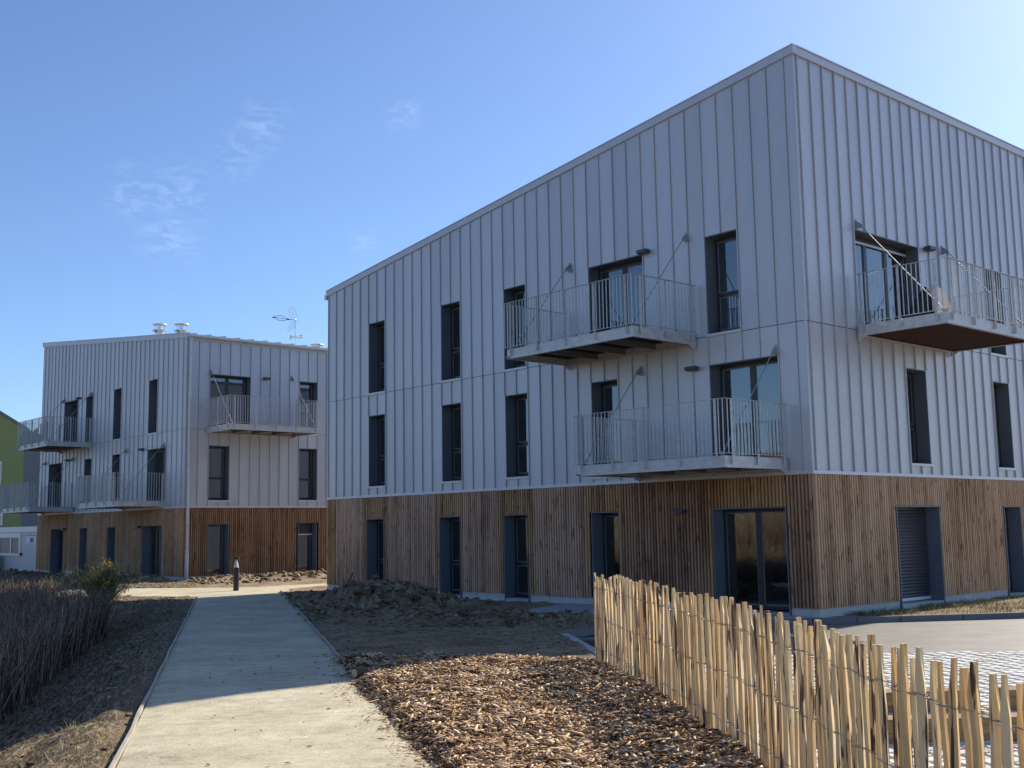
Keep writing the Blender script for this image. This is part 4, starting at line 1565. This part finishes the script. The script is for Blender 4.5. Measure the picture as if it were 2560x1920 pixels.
# eaves: half round gutter and the seams of the roof ending above it
mb = F2R.mb()
pr = [(0.062 + 0.075 + 0.075 * math.cos(w), 9.0 + 0.075 * math.sin(w)) for w in [math.pi + math.pi * q / 6 for q in range(7)]]
pr = pr + [(0.062, 9.015)]
n = len(pr)
vs = [(0.08, d, z) for d, z in pr] + [(R2, d, z) for d, z in pr]
mb.add(vs, [(i, n + i, n + (i + 1) % n, (i + 1) % n) for i in range(n)] + [tuple(range(n))[::-1], tuple(range(n, 2 * n))])
mb.build('gutter', PIPE, b2)
mb = F2R.mb()
mb.box(0.062, R2, -0.10, 0.055, 8.86, 9.085)
mb.build('roof_fascia', ZINC, b2)
mb = MB()
for q in range(21):
    v = 0.35 + q * 0.60
    mb.hexa([(v - 0.012, -0.05, roof2(-0.05) - 0.003), (v + 0.012, -0.05, roof2(-0.05) - 0.003), (v + 0.012, L2, roof2(L2) - 0.003), (v - 0.012, L2, roof2(L2) - 0.003),
             (v - 0.012, -0.05, roof2(-0.05) + 0.05), (v + 0.012, -0.05, roof2(-0.05) + 0.05), (v + 0.012, L2, roof2(L2) + 0.05), (v - 0.012, L2, roof2(L2) + 0.05)])
mb.build('roof_seam', ZINC, roof2_o, 'stuff')
mb = MB()
mb.tube([(0.10, -0.13, 8.95), (0.10, -0.105, 8.75), (0.10, -0.105, 2.9), (0.10, -0.12, 2.6), (0.10, -0.12, 0.85)], 0.052, 10)
mb.tube([(0.10, -0.12, 0.9), (0.10, -0.12, -0.2)], 0.072, 10)
for z in (0.95, 2.0, 4.4, 6.6, 8.3):
    mb.box(0.035, 0.165, -0.18, -0.03, z - 0.018, z + 0.018)
mb.build('downpipe', PIPE, b2)
mb = MB()
mb.box(-0.010, 0.028, -0.010, 0.028, ZS + 0.013, roof2(0) - 0.23)
mb.build('corner_trim', ZINC, b2)
mb = MB()
mb.box(-0.012, 0.016, -0.012, 0.016, ZW, ZS - 0.065)
mb.build('corner_post', SL_BROWN, b2)
balcony(F2R, b2, 0.74, 5.60, 3.90)
top_bal = balcony(F2L, b2, 8.89, 5.60, 3.75)
balcony(F2L, b2, 1.48, 2.88, 3.93)
balcony(F2L, b2, 10.80, 2.88, 3.88)
for a, z in ((3.70, 4.94), (3.76, 1.90), (11.80, 1.89), (11.66, 4.95), (10.52, 7.64)):
    wall_light(F2L, b2, a, z)
wall_light(F2R, b2, 3.30, 7.61)
# grey sheet hung inside the upper left balcony railing, top edge sagging
mb = F2L.mb()
xs = [9.05 + (12.55 - 9.05) * q / 24 for q in range(25)]
tops = [6.40 - 0.02 * q if q < 4 else 6.05 + 0.17 * math.cos(q * 0.62) - 0.05 * math.sin(q * 1.9) for q in range(25)]
vs = []
for x, z in zip(xs, tops):
    w = 0.012 * math.sin(x * 9)
    vs += [(x, 1.90 + w, 5.64), (x, 1.90 + w, z), (x, 1.905 + w, 5.64), (x, 1.905 + w, z)]
fs = []
for q in range(24):
    a, b = q * 4, q * 4 + 4
    fs += [(a, b, b + 1, a + 1), (a + 2, a + 3, b + 3, b + 2), (a + 1, b + 1, b + 3, a + 3)]
mb.add(vs, fs)
sheet_o = mb.build('balcony_sheet', SHEET, None)
sheet_o.location = (-12.19838, 41.7646, 0)
sheet_o.rotation_euler = (0, 0, BR)
tag(sheet_o, 'grey sheet with wavy top edge tied inside the railing of the upper left balcony', 'sheet')


# roof cowls and antenna of the far building
def cowl(parent, v, u, top, r=0.20, h=0.9):
    q = MB()
    z = roof2(u)
    q.lathe([(r, z - 0.1), (r, top - 0.42)], v, u, 16)
    q.lathe([(r * 0.62, top - 0.42), (r * 0.62, top - 0.02)], v, u, 12)
    q.lathe([(r * 1.0, top - 0.425), (r * 1.55, top - 0.30), (r * 1.55, top - 0.285), (r * 0.9, top - 0.31)], v, u, 16)
    q.lathe([(r * 1.55, top - 0.05), (r * 1.5, top - 0.03), (0.02, top)], v, u, 16)
    for k in range(3):
        w = k * 2.1
        q.tube([(v + r * 1.2 * math.cos(w), u + r * 1.2 * math.sin(w), top - 0.30), (v + r * 1.2 * math.cos(w), u + r * 1.2 * math.sin(w), top - 0.04)], 0.012, 5)
    q.build('roof_cowl', STEEL, parent)


cowl(roof2_o, 2.0, 7.0, 10.70)
cowl(roof2_o, 2.0, 4.81, 10.38)
cowl(roof2_o, 7.5, 3.0, 9.80)
cowl(roof2_o, 8.5, 3.0, 10.08)
am = MB()
am.tube([(6.41, 3.0, 9.3), (6.41, 3.0, 10.85)], 0.022, 8)
ant = am.build('antenna', STEEL, b2)
q = MB()       # boom with a leaf shaped director loop, pointing left
for off in (-0.11, 0.11):
    pts = []
    for k in range(13):
        f = k / 12
        pts.append((5.32 + 0.72 * f, 3.0, 10.76 + off * math.sin(math.pi * f)))
    q.tube(pts, 0.011, 5)
q.tube([(5.30, 3.0, 10.76), (6.43, 3.0, 10.75)], 0.011, 5)
q.tube([(5.29, 3.0, 10.76), (5.36, 3.0, 10.76)], 0.035, 6)
q.tube([(6.0, 3.0, 10.75), (6.09, 3.0, 10.75)], 0.035, 6)
q.build('antenna_boom', FRAME, ant)
q = MB()       # reflector grid: V of rods
for k in range(5):
    f = k / 4
    for sgn in (1, -1):
        dx, dz = -0.30 * f, 0.10 + 0.42 * f
        q.tube([(6.36 + dx * 0.55, 2.72, 10.78 + sgn * dz), (6.36 + dx * 0.55, 3.28, 10.78 + sgn * dz)], 0.007, 4)
for vv in (2.74, 3.0, 3.26):
    q.tube([(6.36, vv, 10.80), (6.16, vv, 11.30)], 0.008, 4)
    q.tube([(6.36, vv, 10.74), (6.16, vv, 10.30)], 0.008, 4)
q.build('antenna_reflector', STEEL, ant)
q = MB()       # lower ring antenna
pts = [(6.41 + 0.24 * math.cos(w), 3.0 + 0.24 * math.sin(w), 10.0) for w in [2 * math.pi * k / 16 for k in range(17)]]
q.tube(pts, 0.012, 5)
q.box(6.14, 6.20, 2.97, 3.03, 9.88, 10.06).box(6.62, 6.72, 2.95, 3.05, 9.98, 10.12)
q.tube([(6.17, 3.0, 10.0), (6.66, 3.0, 10.0)], 0.010, 5)
q.build('ring_antenna', WHITE, ant)

# ---- site cabin and green house beyond
KF = np.array([5.63998, 21.26477, 0])


def loc1(u, v, z=0.0):
    p = KF + u * U + v * V
    return (p[0], p[1], z)


cab = thing('site_cabin', 'pale grey site cabin with white window behind the far building', 'cabin', loc1(43.3, 0.9, -0.45), BR)
# local: x along V, y along U
mb = MB()
mb.box(0.0, 2.6, 0.0, 2.45, 0.0, 2.24).box(0.0, 2.6, 2.46, 4.95, 0.0, 2.24).box(0.0, 2.6, 4.96, 9.6, 0.0, 2.24)
mb.build('wall', CABW, cab)
MB().box(-0.05, 2.65, -0.05, 9.65, 2.245, 2.52).build('roof', WHITE, cab)
wy0, wy1 = 3.62, 7.0
mb = MB()
for x0, x1, z0, z1 in ((wy0, wy0 + 0.24, 1.06, 2.22), (wy1 - 0.2, wy1, 1.06, 2.22), (wy0 + 0.24, wy1 - 0.2, 1.06, 1.19), (wy0 + 0.24, wy1 - 0.2, 1.98, 2.22), (5.02, 5.18, 1.19, 1.98)):
    mb.box(-0.06, -0.002, x0, x1, z0, z1)
cw = mb.build('window', WHITE, cab)
for x0, x1 in ((wy0 + 0.24, 5.02), (5.18, wy1 - 0.2)):
    MB().box(-0.03, -0.004, x0, x1, 1.19, 1.98).build('pane', simple('cabin_glass', (0.10, 0.115, 0.12), 0.35), cw)
MB().box(-0.10, -0.002, 3.45, 3.60, 1.09, 1.22).build('vent_box', LAMP, cab)
sg = MB().box(-0.03, -0.002, 1.45, 2.85, 1.68, 2.04).build('sign', WHITE, cab)
MB().box(-0.036, -0.0305, 1.75, 2.30, 1.74, 1.97).build('sign_print', SIGNB, sg)
MB().box(-0.036, -0.0305, 1.45, 2.85, 2.045, 2.075).build('sign_edge', SIGNB, sg)
for x in (2.55, 2.40, 1.62):
    MB().box(-0.036, -0.0305, x - 0.05, x + 0.05, 1.70, 1.73).build('sign_print', SIGNB, sg)

crate = thing('pallet_crate', 'brown timber crate standing before the grey cabin at the left edge', 'crate', loc1(50.0, 0.2, -0.45), BR)
for k in range(5):
    MB().box(-0.4, 0.4, -0.55, 0.55, 0.03 + k * 0.20, 0.17 + k * 0.20).build('plank', TWIG, crate)
for y in (-0.5, 0.5):
    MB().box(-0.38, 0.38, y - 0.04, y + 0.04, 0.0, 1.08).build('post', TWIG, crate)
MB().box(-0.45, 0.45, -0.6, 0.6, 1.03, 1.10).build('lid', SL_DARK, crate)

gh = thing('green_house', 'olive green rendered house with dark grey side bay rising behind the cabin', 'house', loc1(52.0, 8.0, -0.4), BR)
# local y along U: world u = 52 + y
mb = MB()
yg = 68.95 - 52.0
zr = lambda y: 9.55 + 0.28 * (y - (71.07 - 52)) + 0.4
SV = -0.9
mb.hexa([(0, yg, 0), (6, yg, 0), (6, 32, 0), (0, 32, 0), (0, yg, zr(yg)), (6, yg, zr(yg) + 6 * SV), (6, 32, zr(32) + 6 * SV), (0, 32, zr(32))])
mb.build('wall', GREENW, gh)
MB().box(0.0, 9, 0, yg - 0.004, 0.0, 7.9).build('side_bay', GREYW, gh)
mb = MB()
q0, q1 = yg - 1.2, 32.3
mb.hexa([(-0.2, q0, zr(q0) + 0.02 - 0.2 * SV), (6.3, q0, zr(q0) + 6.3 * SV + 0.02), (6.3, q1, zr(q1) + 6.3 * SV + 0.02), (-0.2, q1, zr(q1) + 0.02 - 0.2 * SV), (-0.2, q0, zr(q0) + 0.2 - 0.2 * SV), (6.3, q0, zr(q0) + 6.3 * SV + 0.2), (6.3, q1, zr(q1) + 6.3 * SV + 0.2), (-0.2, q1, zr(q1) + 0.2 - 0.2 * SV)])
mb.build('roof', GREYW, gh)
for z0, z1, ys in ((2.78, 3.62, 20.85), (5.75, 7.4, 21.55)):
    wdw = MB().box(-0.06, -0.003, ys, ys + 1.9, z0, z1).build('window', WHITE, gh)
    MB().box(-0.066, -0.0605, ys + 0.25, ys + 1.65, z0 + 0.15, z1 - 0.15).build('pane', simple('house_glass', (0.06, 0.07, 0.08), 0.05), wdw)

# ---- folded garden chair on the right hand balcony
ch = thing('garden_chair', 'beige and black folded garden chair standing on the right hand balcony', 'chair', (0, 0, 0), 0)
ch.location = loc1(-0.95, 3.3, 5.556)
ch.rotation_euler = (0, 0, BR)
mb = MB()
pro = [(-0.36, 0.10), (-0.30, 0.70), (-0.20, 0.86), (0.05, 0.84), (0.24, 0.74), (0.34, 0.45), (0.36, 0.10), (0.0, 0.06)]
n = len(pro)
vs = [(x, -0.06 - 0.22 * (0.9 - z), z) for x, z in pro] + [(x, 0.0 - 0.22 * (0.9 - z), z) for x, z in pro]
mb.add(vs, [tuple(range(n)), tuple(range(2 * n - 1, n - 1, -1))] + [(i, n + i, n + (i + 1) % n, (i + 1) % n) for i in range(n)])
mb.build('backrest', BEIGE, ch)
mb = MB()
vs = [(-0.38, 0.06, 0.80), (-0.42, 0.02, 0.80), (-0.05, -0.30, 0.06), (-0.72, 0.35, 0.06), (-0.36, 0.10, 0.80), (-0.02, -0.22, 0.06), (-0.68, 0.42, 0.06)]
mb.add([(-0.37, -0.02, 0.82), (-0.10, -0.16, 0.05), (-0.80, 0.10, 0.05), (-0.37, 0.06, 0.82), (-0.10, 0.30, 0.05), (-0.80, 0.40, 0.05)], [(0, 1, 2), (3, 5, 4), (0, 3, 4, 1), (1, 4, 5, 2), (2, 5, 3, 0)])
mb.build('seat', BLKF, ch)
mb = MB()
for x, y in ((-0.30, -0.2), (0.30, -0.2), (-0.30, 0.28), (0.30, 0.28)):
    mb.tube([(x, y, 0.0), (x * 0.9, y * 0.3, 0.75)], 0.012, 6)
mb.build('leg_frame', LAMP, ch)

# ------------------------------------------------------------------ paling fence
fence = thing('paling_fence', 'split chestnut paling fence wired together along the wood chips', 'fence', (1.6, 8.5, 0))
fpts = [Vector((x, y, 0)) for x, y in FENCE]
seg = [0.0]
for a, b in zip(fpts[:-1], fpts[1:]):
    seg.append(seg[-1] + (b - a).length)


def fence_at(s):
    for i in range(len(seg) - 1):
        if s <= seg[i + 1] or i == len(seg) - 2:
            f = (s - seg[i]) / (seg[i + 1] - seg[i])
            t = (fpts[i + 1] - fpts[i]).normalized()
            return fpts[i].lerp(fpts[i + 1], f), t


rp = random.Random(11)
s = 0.0
pal = []
while s < seg[-1] - 0.05:
    p, t = fence_at(s)
    wdt = rp.choice([0.044, 0.050, 0.056, 0.062, 0.070, 0.080]) * rp.uniform(0.9, 1.1)
    pal.append((p, t, wdt, s))
    gap = rp.uniform(0.026, 0.045) if s > 4 else rp.uniform(0.018, 0.046)
    if s < 0.12:
        gap = 0.012
    s += wdt + gap
ORG = Vector((1.6, 8.5, 0))
for idx, (p, t, wd, sd) in enumerate(pal):
    nrm = Vector((-t.y, t.x, 0))           # points towards the paved bays / away
    hgt = (1.05 if sd > 1.0 else 1.02) + rp.uniform(-0.035, 0.03)
    broken = False
    th = rp.uniform(0.022, 0.036)
    nseg = 7
    zs = [-0.10, 0.10, 0.30, 0.52, 0.74, hgt - rp.uniform(0.10, 0.19), hgt]
    shape = rp.choice((0, 1, 2))
    lx, ly = rp.gauss(0, 0.008), rp.gauss(0, 0.009)
    bx, by = rp.gauss(0, 0.006), rp.gauss(0, 0.007)
    ph = rp.uniform(0, 6)
    tipo = rp.uniform(-0.3, 0.3)
    vs = []
    for i, z in enumerate(zs):
        f = z / 1.05
        c = p + t * (lx * f * 1.6 + bx * math.sin(3.0 * f + ph) + rp.gauss(0, 0.0025)) + nrm * (ly * f * 1.6 + by * math.sin(2.3 * f + ph) + rp.gauss(0, 0.002))
        w = wd * (1.06 - 0.10 * f) * rp.uniform(0.93, 1.07)
        d = th * rp.uniform(0.9, 1.1)
        if i == 6:
            w *= rp.uniform(0.22, 0.36)
            d *= 0.8
            c = c + t * (tipo * wd)
        if shape == 0:
            prof = [(-0.5, 0.10), (-0.10, -0.75), (0.5, 0.15), (0.40, 0.5), (-0.42, 0.5)]
        elif shape == 1:
            prof = [(-0.5, 0.2), (-0.2, -0.8), (0.15, -0.6), (0.5, 0.25), (0.0, 0.62)]
        else:
            prof = [(-0.48, -0.3), (0.10, -0.65), (0.5, 0.2), (0.1, 0.7), (-0.5, 0.35)]
        for a, b in prof:
            q = c + t * (a * w) + nrm * (-b * d)
            vs.append((q.x - ORG.x, q.y - ORG.y, z))
    fs = []
    for i in range(nseg - 1):
        for k in range(5):
            k2 = (k + 1) % 5
            fs.append((i * 5 + k, i * 5 + k2, (i + 1) * 5 + k2, (i + 1) * 5 + k))
    fs += [(4, 3, 2, 1, 0), tuple(30 + k for k in range(5))]
    MB().add(vs, fs).build('paling', PALE, fence)
# twisted wires at three heights
for hz in (0.86, 0.48, 0.10):
    for side in (1, -1):
        pts, rad = [], []
        for i, (p, t, wd, sd) in enumerate(pal):
            nrm = Vector((-t.y, t.x, 0))
            zz = hz + 0.010 * math.sin(i * 1.3 + hz * 7) + rp.uniform(-0.004, 0.004)
            for e in (-0.42, 0.42):
                q = p + t * (e * wd) - nrm * (side * 0.022)
                pts.append((q.x - ORG.x, q.y - ORG.y, zz))
            if i < len(pal) - 1:
                p2, t2_, wd2, s2_ = pal[i + 1]
                gapm = (sd + wd * 0.5 + s2_ - wd2 * 0.5) / 2
                pm, tm = fence_at(min(gapm, seg[-1] - 0.01))
                nm = Vector((-tm.y, tm.x, 0))
                g = max(0.012, (s2_ - wd2 * 0.5) - (sd + wd * 0.5))
                for kk, ff in enumerate((-0.3, -0.1, 0.1, 0.3)):
                    w = kk * 1.6 + (0 if side > 0 else math.pi)
                    q = pm + tm * (ff * g) - nm * (0.005 * math.cos(w))
                    pts.append((q.x - ORG.x, q.y - ORG.y, zz - 0.006 + 0.006 * math.sin(w)))
        MB().tube(pts, 0.0021, 4).build('wire', WIRE, fence)
# stubby broken paling and small splinters
p, t = fence_at(9.05)


# ------------------------------------------------------------------ timber wheel stops
def sleeper(label, x, y, rz, L=2.55):
    r = thing('timber_sleeper', label, 'sleeper', (x, y, -0.187), rz, 'timber wheel stops on the paving')
    mb = MB()
    h, w, c = 0.19, 0.24, 0.012
    prof = [(-w / 2, 0.0), (w / 2, 0.0), (w / 2, h - c), (w / 2 - c, h), (-w / 2 + c, h), (-w / 2, h - c)]
    n = 6
    vs = [(-L / 2, a, b) for a, b in prof] + [(L / 2, a, b) for a, b in prof]
    mb.add(vs, [tuple(range(n)), tuple(range(2 * n - 1, n - 1, -1))] + [(i, n + i, n + (i + 1) % n, (i + 1) % n) for i in range(n)])
    mb.build('beam', SLEEP, r)
    q = MB()
    for xx in (-L / 2 + 0.35, L / 2 - 0.35):
        q.lathe([(0.022, h - 0.001), (0.022, h + 0.006), (0.008, h + 0.008)], xx, 0, 8)
    q.build('fixing_bolt', LAMP, r)


sleeper('farther timber wheel stop behind the palings, its right end in view', 3.22, 11.27, math.radians(4))
sleeper('nearest timber wheel stop behind the palings, nearer than the other two', 3.35, 9.80, math.radians(2))
sleeper('timber wheel stop farthest right, cut by the picture edge', 6.03, 11.42, math.radians(4))

# ------------------------------------------------------------------ small things
bo = thing('bollard_light', 'black bollard lamp with white cone at the path junction', 'bollard', (-8.47, 34.6, -0.13))
MB().lathe([(0.085, 0.0), (0.085, 0.70)], 0, 0, 18).build('post', BOLL, bo)
MB().lathe([(0.072, 0.70), (0.030, 0.94)], 0, 0, 18).build('reflector_cone', WHITE, bo)
MB().lathe([(0.085, 0.94), (0.085, 1.02), (0.07, 1.03)], 0, 0, 18).build('cap', BOLL, bo)
q = MB()
for k in range(3):
    w = k * 2.094 + 0.4
    q.tube([(0.078 * math.cos(w), 0.078 * math.sin(w), 0.69), (0.078 * math.cos(w), 0.078 * math.sin(w), 0.95)], 0.006, 5)
q.build('cage_rod', BOLL, bo)

rod = MB().tube([(-4.92, 32.22, -0.25), (-4.62, 32.50, 0.43)], 0.020, 8).build('steel_rod', FRAME)
tag(rod, 'thin dark rod stuck slantwise in the soil by the left end of the near building', 'rod')

lg = thing('cut_log', 'short cut log lying on the edge between path and wood chips', 'log', (-1.86, 13.66, -0.09), 0.9)
q = MB()
q.fn = lambda x, y, z: (z, x, y)
q.lathe([(0.060, -0.09), (0.066, 0.0), (0.058, 0.09)], 0, 0.060, 12)
q.build('bark', TWIG, lg)
q = MB()
q.fn = lambda x, y, z: (z, x, y)
q.lathe([(0.050, 0.0905), (0.048, 0.094)], 0, 0.060, 12)
q.lathe([(0.050, -0.094), (0.050, -0.0905)], 0, 0.060, 12)
q.build('cut_face', simple('fresh_cut_wood', (0.62, 0.47, 0.27), 0.8, var=0.2, scale=40), lg)


# gorse bush
def gorse(cx, cy, zb):
    root = thing('gorse_bush', 'green gorse bush with yellow flowers at the end of the reeds', 'bush', (cx, cy, zb))
    r2 = np.random.default_rng(5)
    tw = MB()
    tips = []
    for k in range(60):
        az, sp = r2.uniform(0, 6.283), abs(r2.normal(0.0, 0.80))
        hh = r2.uniform(0.40, 0.98) * (1.15 - 0.33 * min(sp, 1.6))
        ex, ey = math.cos(az) * sp, math.sin(az) * sp
        pts = [(0.12 * ex, 0.12 * ey, 0), (0.55 * ex, 0.55 * ey, hh * 0.55), (ex, ey, hh)]
        tw.tube(pts, [0.012, 0.008, 0.003], 4)
        for f in np.linspace(0.25, 1.0, 7):
            tips.append((ex * f, ey * f, hh * f, f))
    tw.build('stem', TWIG, root, 'stuff')
    tp = np.array(tips)
    N = 6500
    i = r2.integers(0, len(tp), N)
    off = r2.normal(0, 0.085, (N, 3))
    px, py, pz = tp[i, 0] + off[:, 0], tp[i, 1] + off[:, 1], np.maximum(tp[i, 2] + off[:, 2], 0.03)
    vv, ff = stems(px, py, pz, r2.uniform(0.04, 0.11, N), r2.uniform(0.004, 0.009, N), r2.uniform(0, 6.283, N), r2.uniform(0, 1.2, N), r2.uniform(-0.2, 0.3, N))
    link('foliage', np_mesh('foliage', vv, ff, GORSE), root, 'stuff')
    top = tp[(tp[:, 2] > 0.52) & (tp[:, 0] > -0.35) & (tp[:, 0] < 0.45)][::4][:9]
    M = 170
    i = r2.integers(0, len(top), M)
    fx, fy, fz = top[i, 0] + r2.normal(0, 0.05, M), top[i, 1] + r2.normal(0, 0.05, M), top[i, 2] + r2.normal(0.02, 0.05, M)
    vv, ff = prisms(fx, fy, fz, r2.uniform(0.03, 0.05, M), r2.uniform(0.02, 0.035, M), np.full(M, 0.02), r2.uniform(0, 6.28, M), r2.normal(0, 0.6, M), r2.uniform(0, 6, M), np.full(M, 0.2))
    link('flowers', np_mesh('flowers', vv, ff, FLOWER), root, 'stuff')


gorse(-10.55, 29.3, float(H(np.array([-10.55]), np.array([29.3]))[0]) - 0.02)
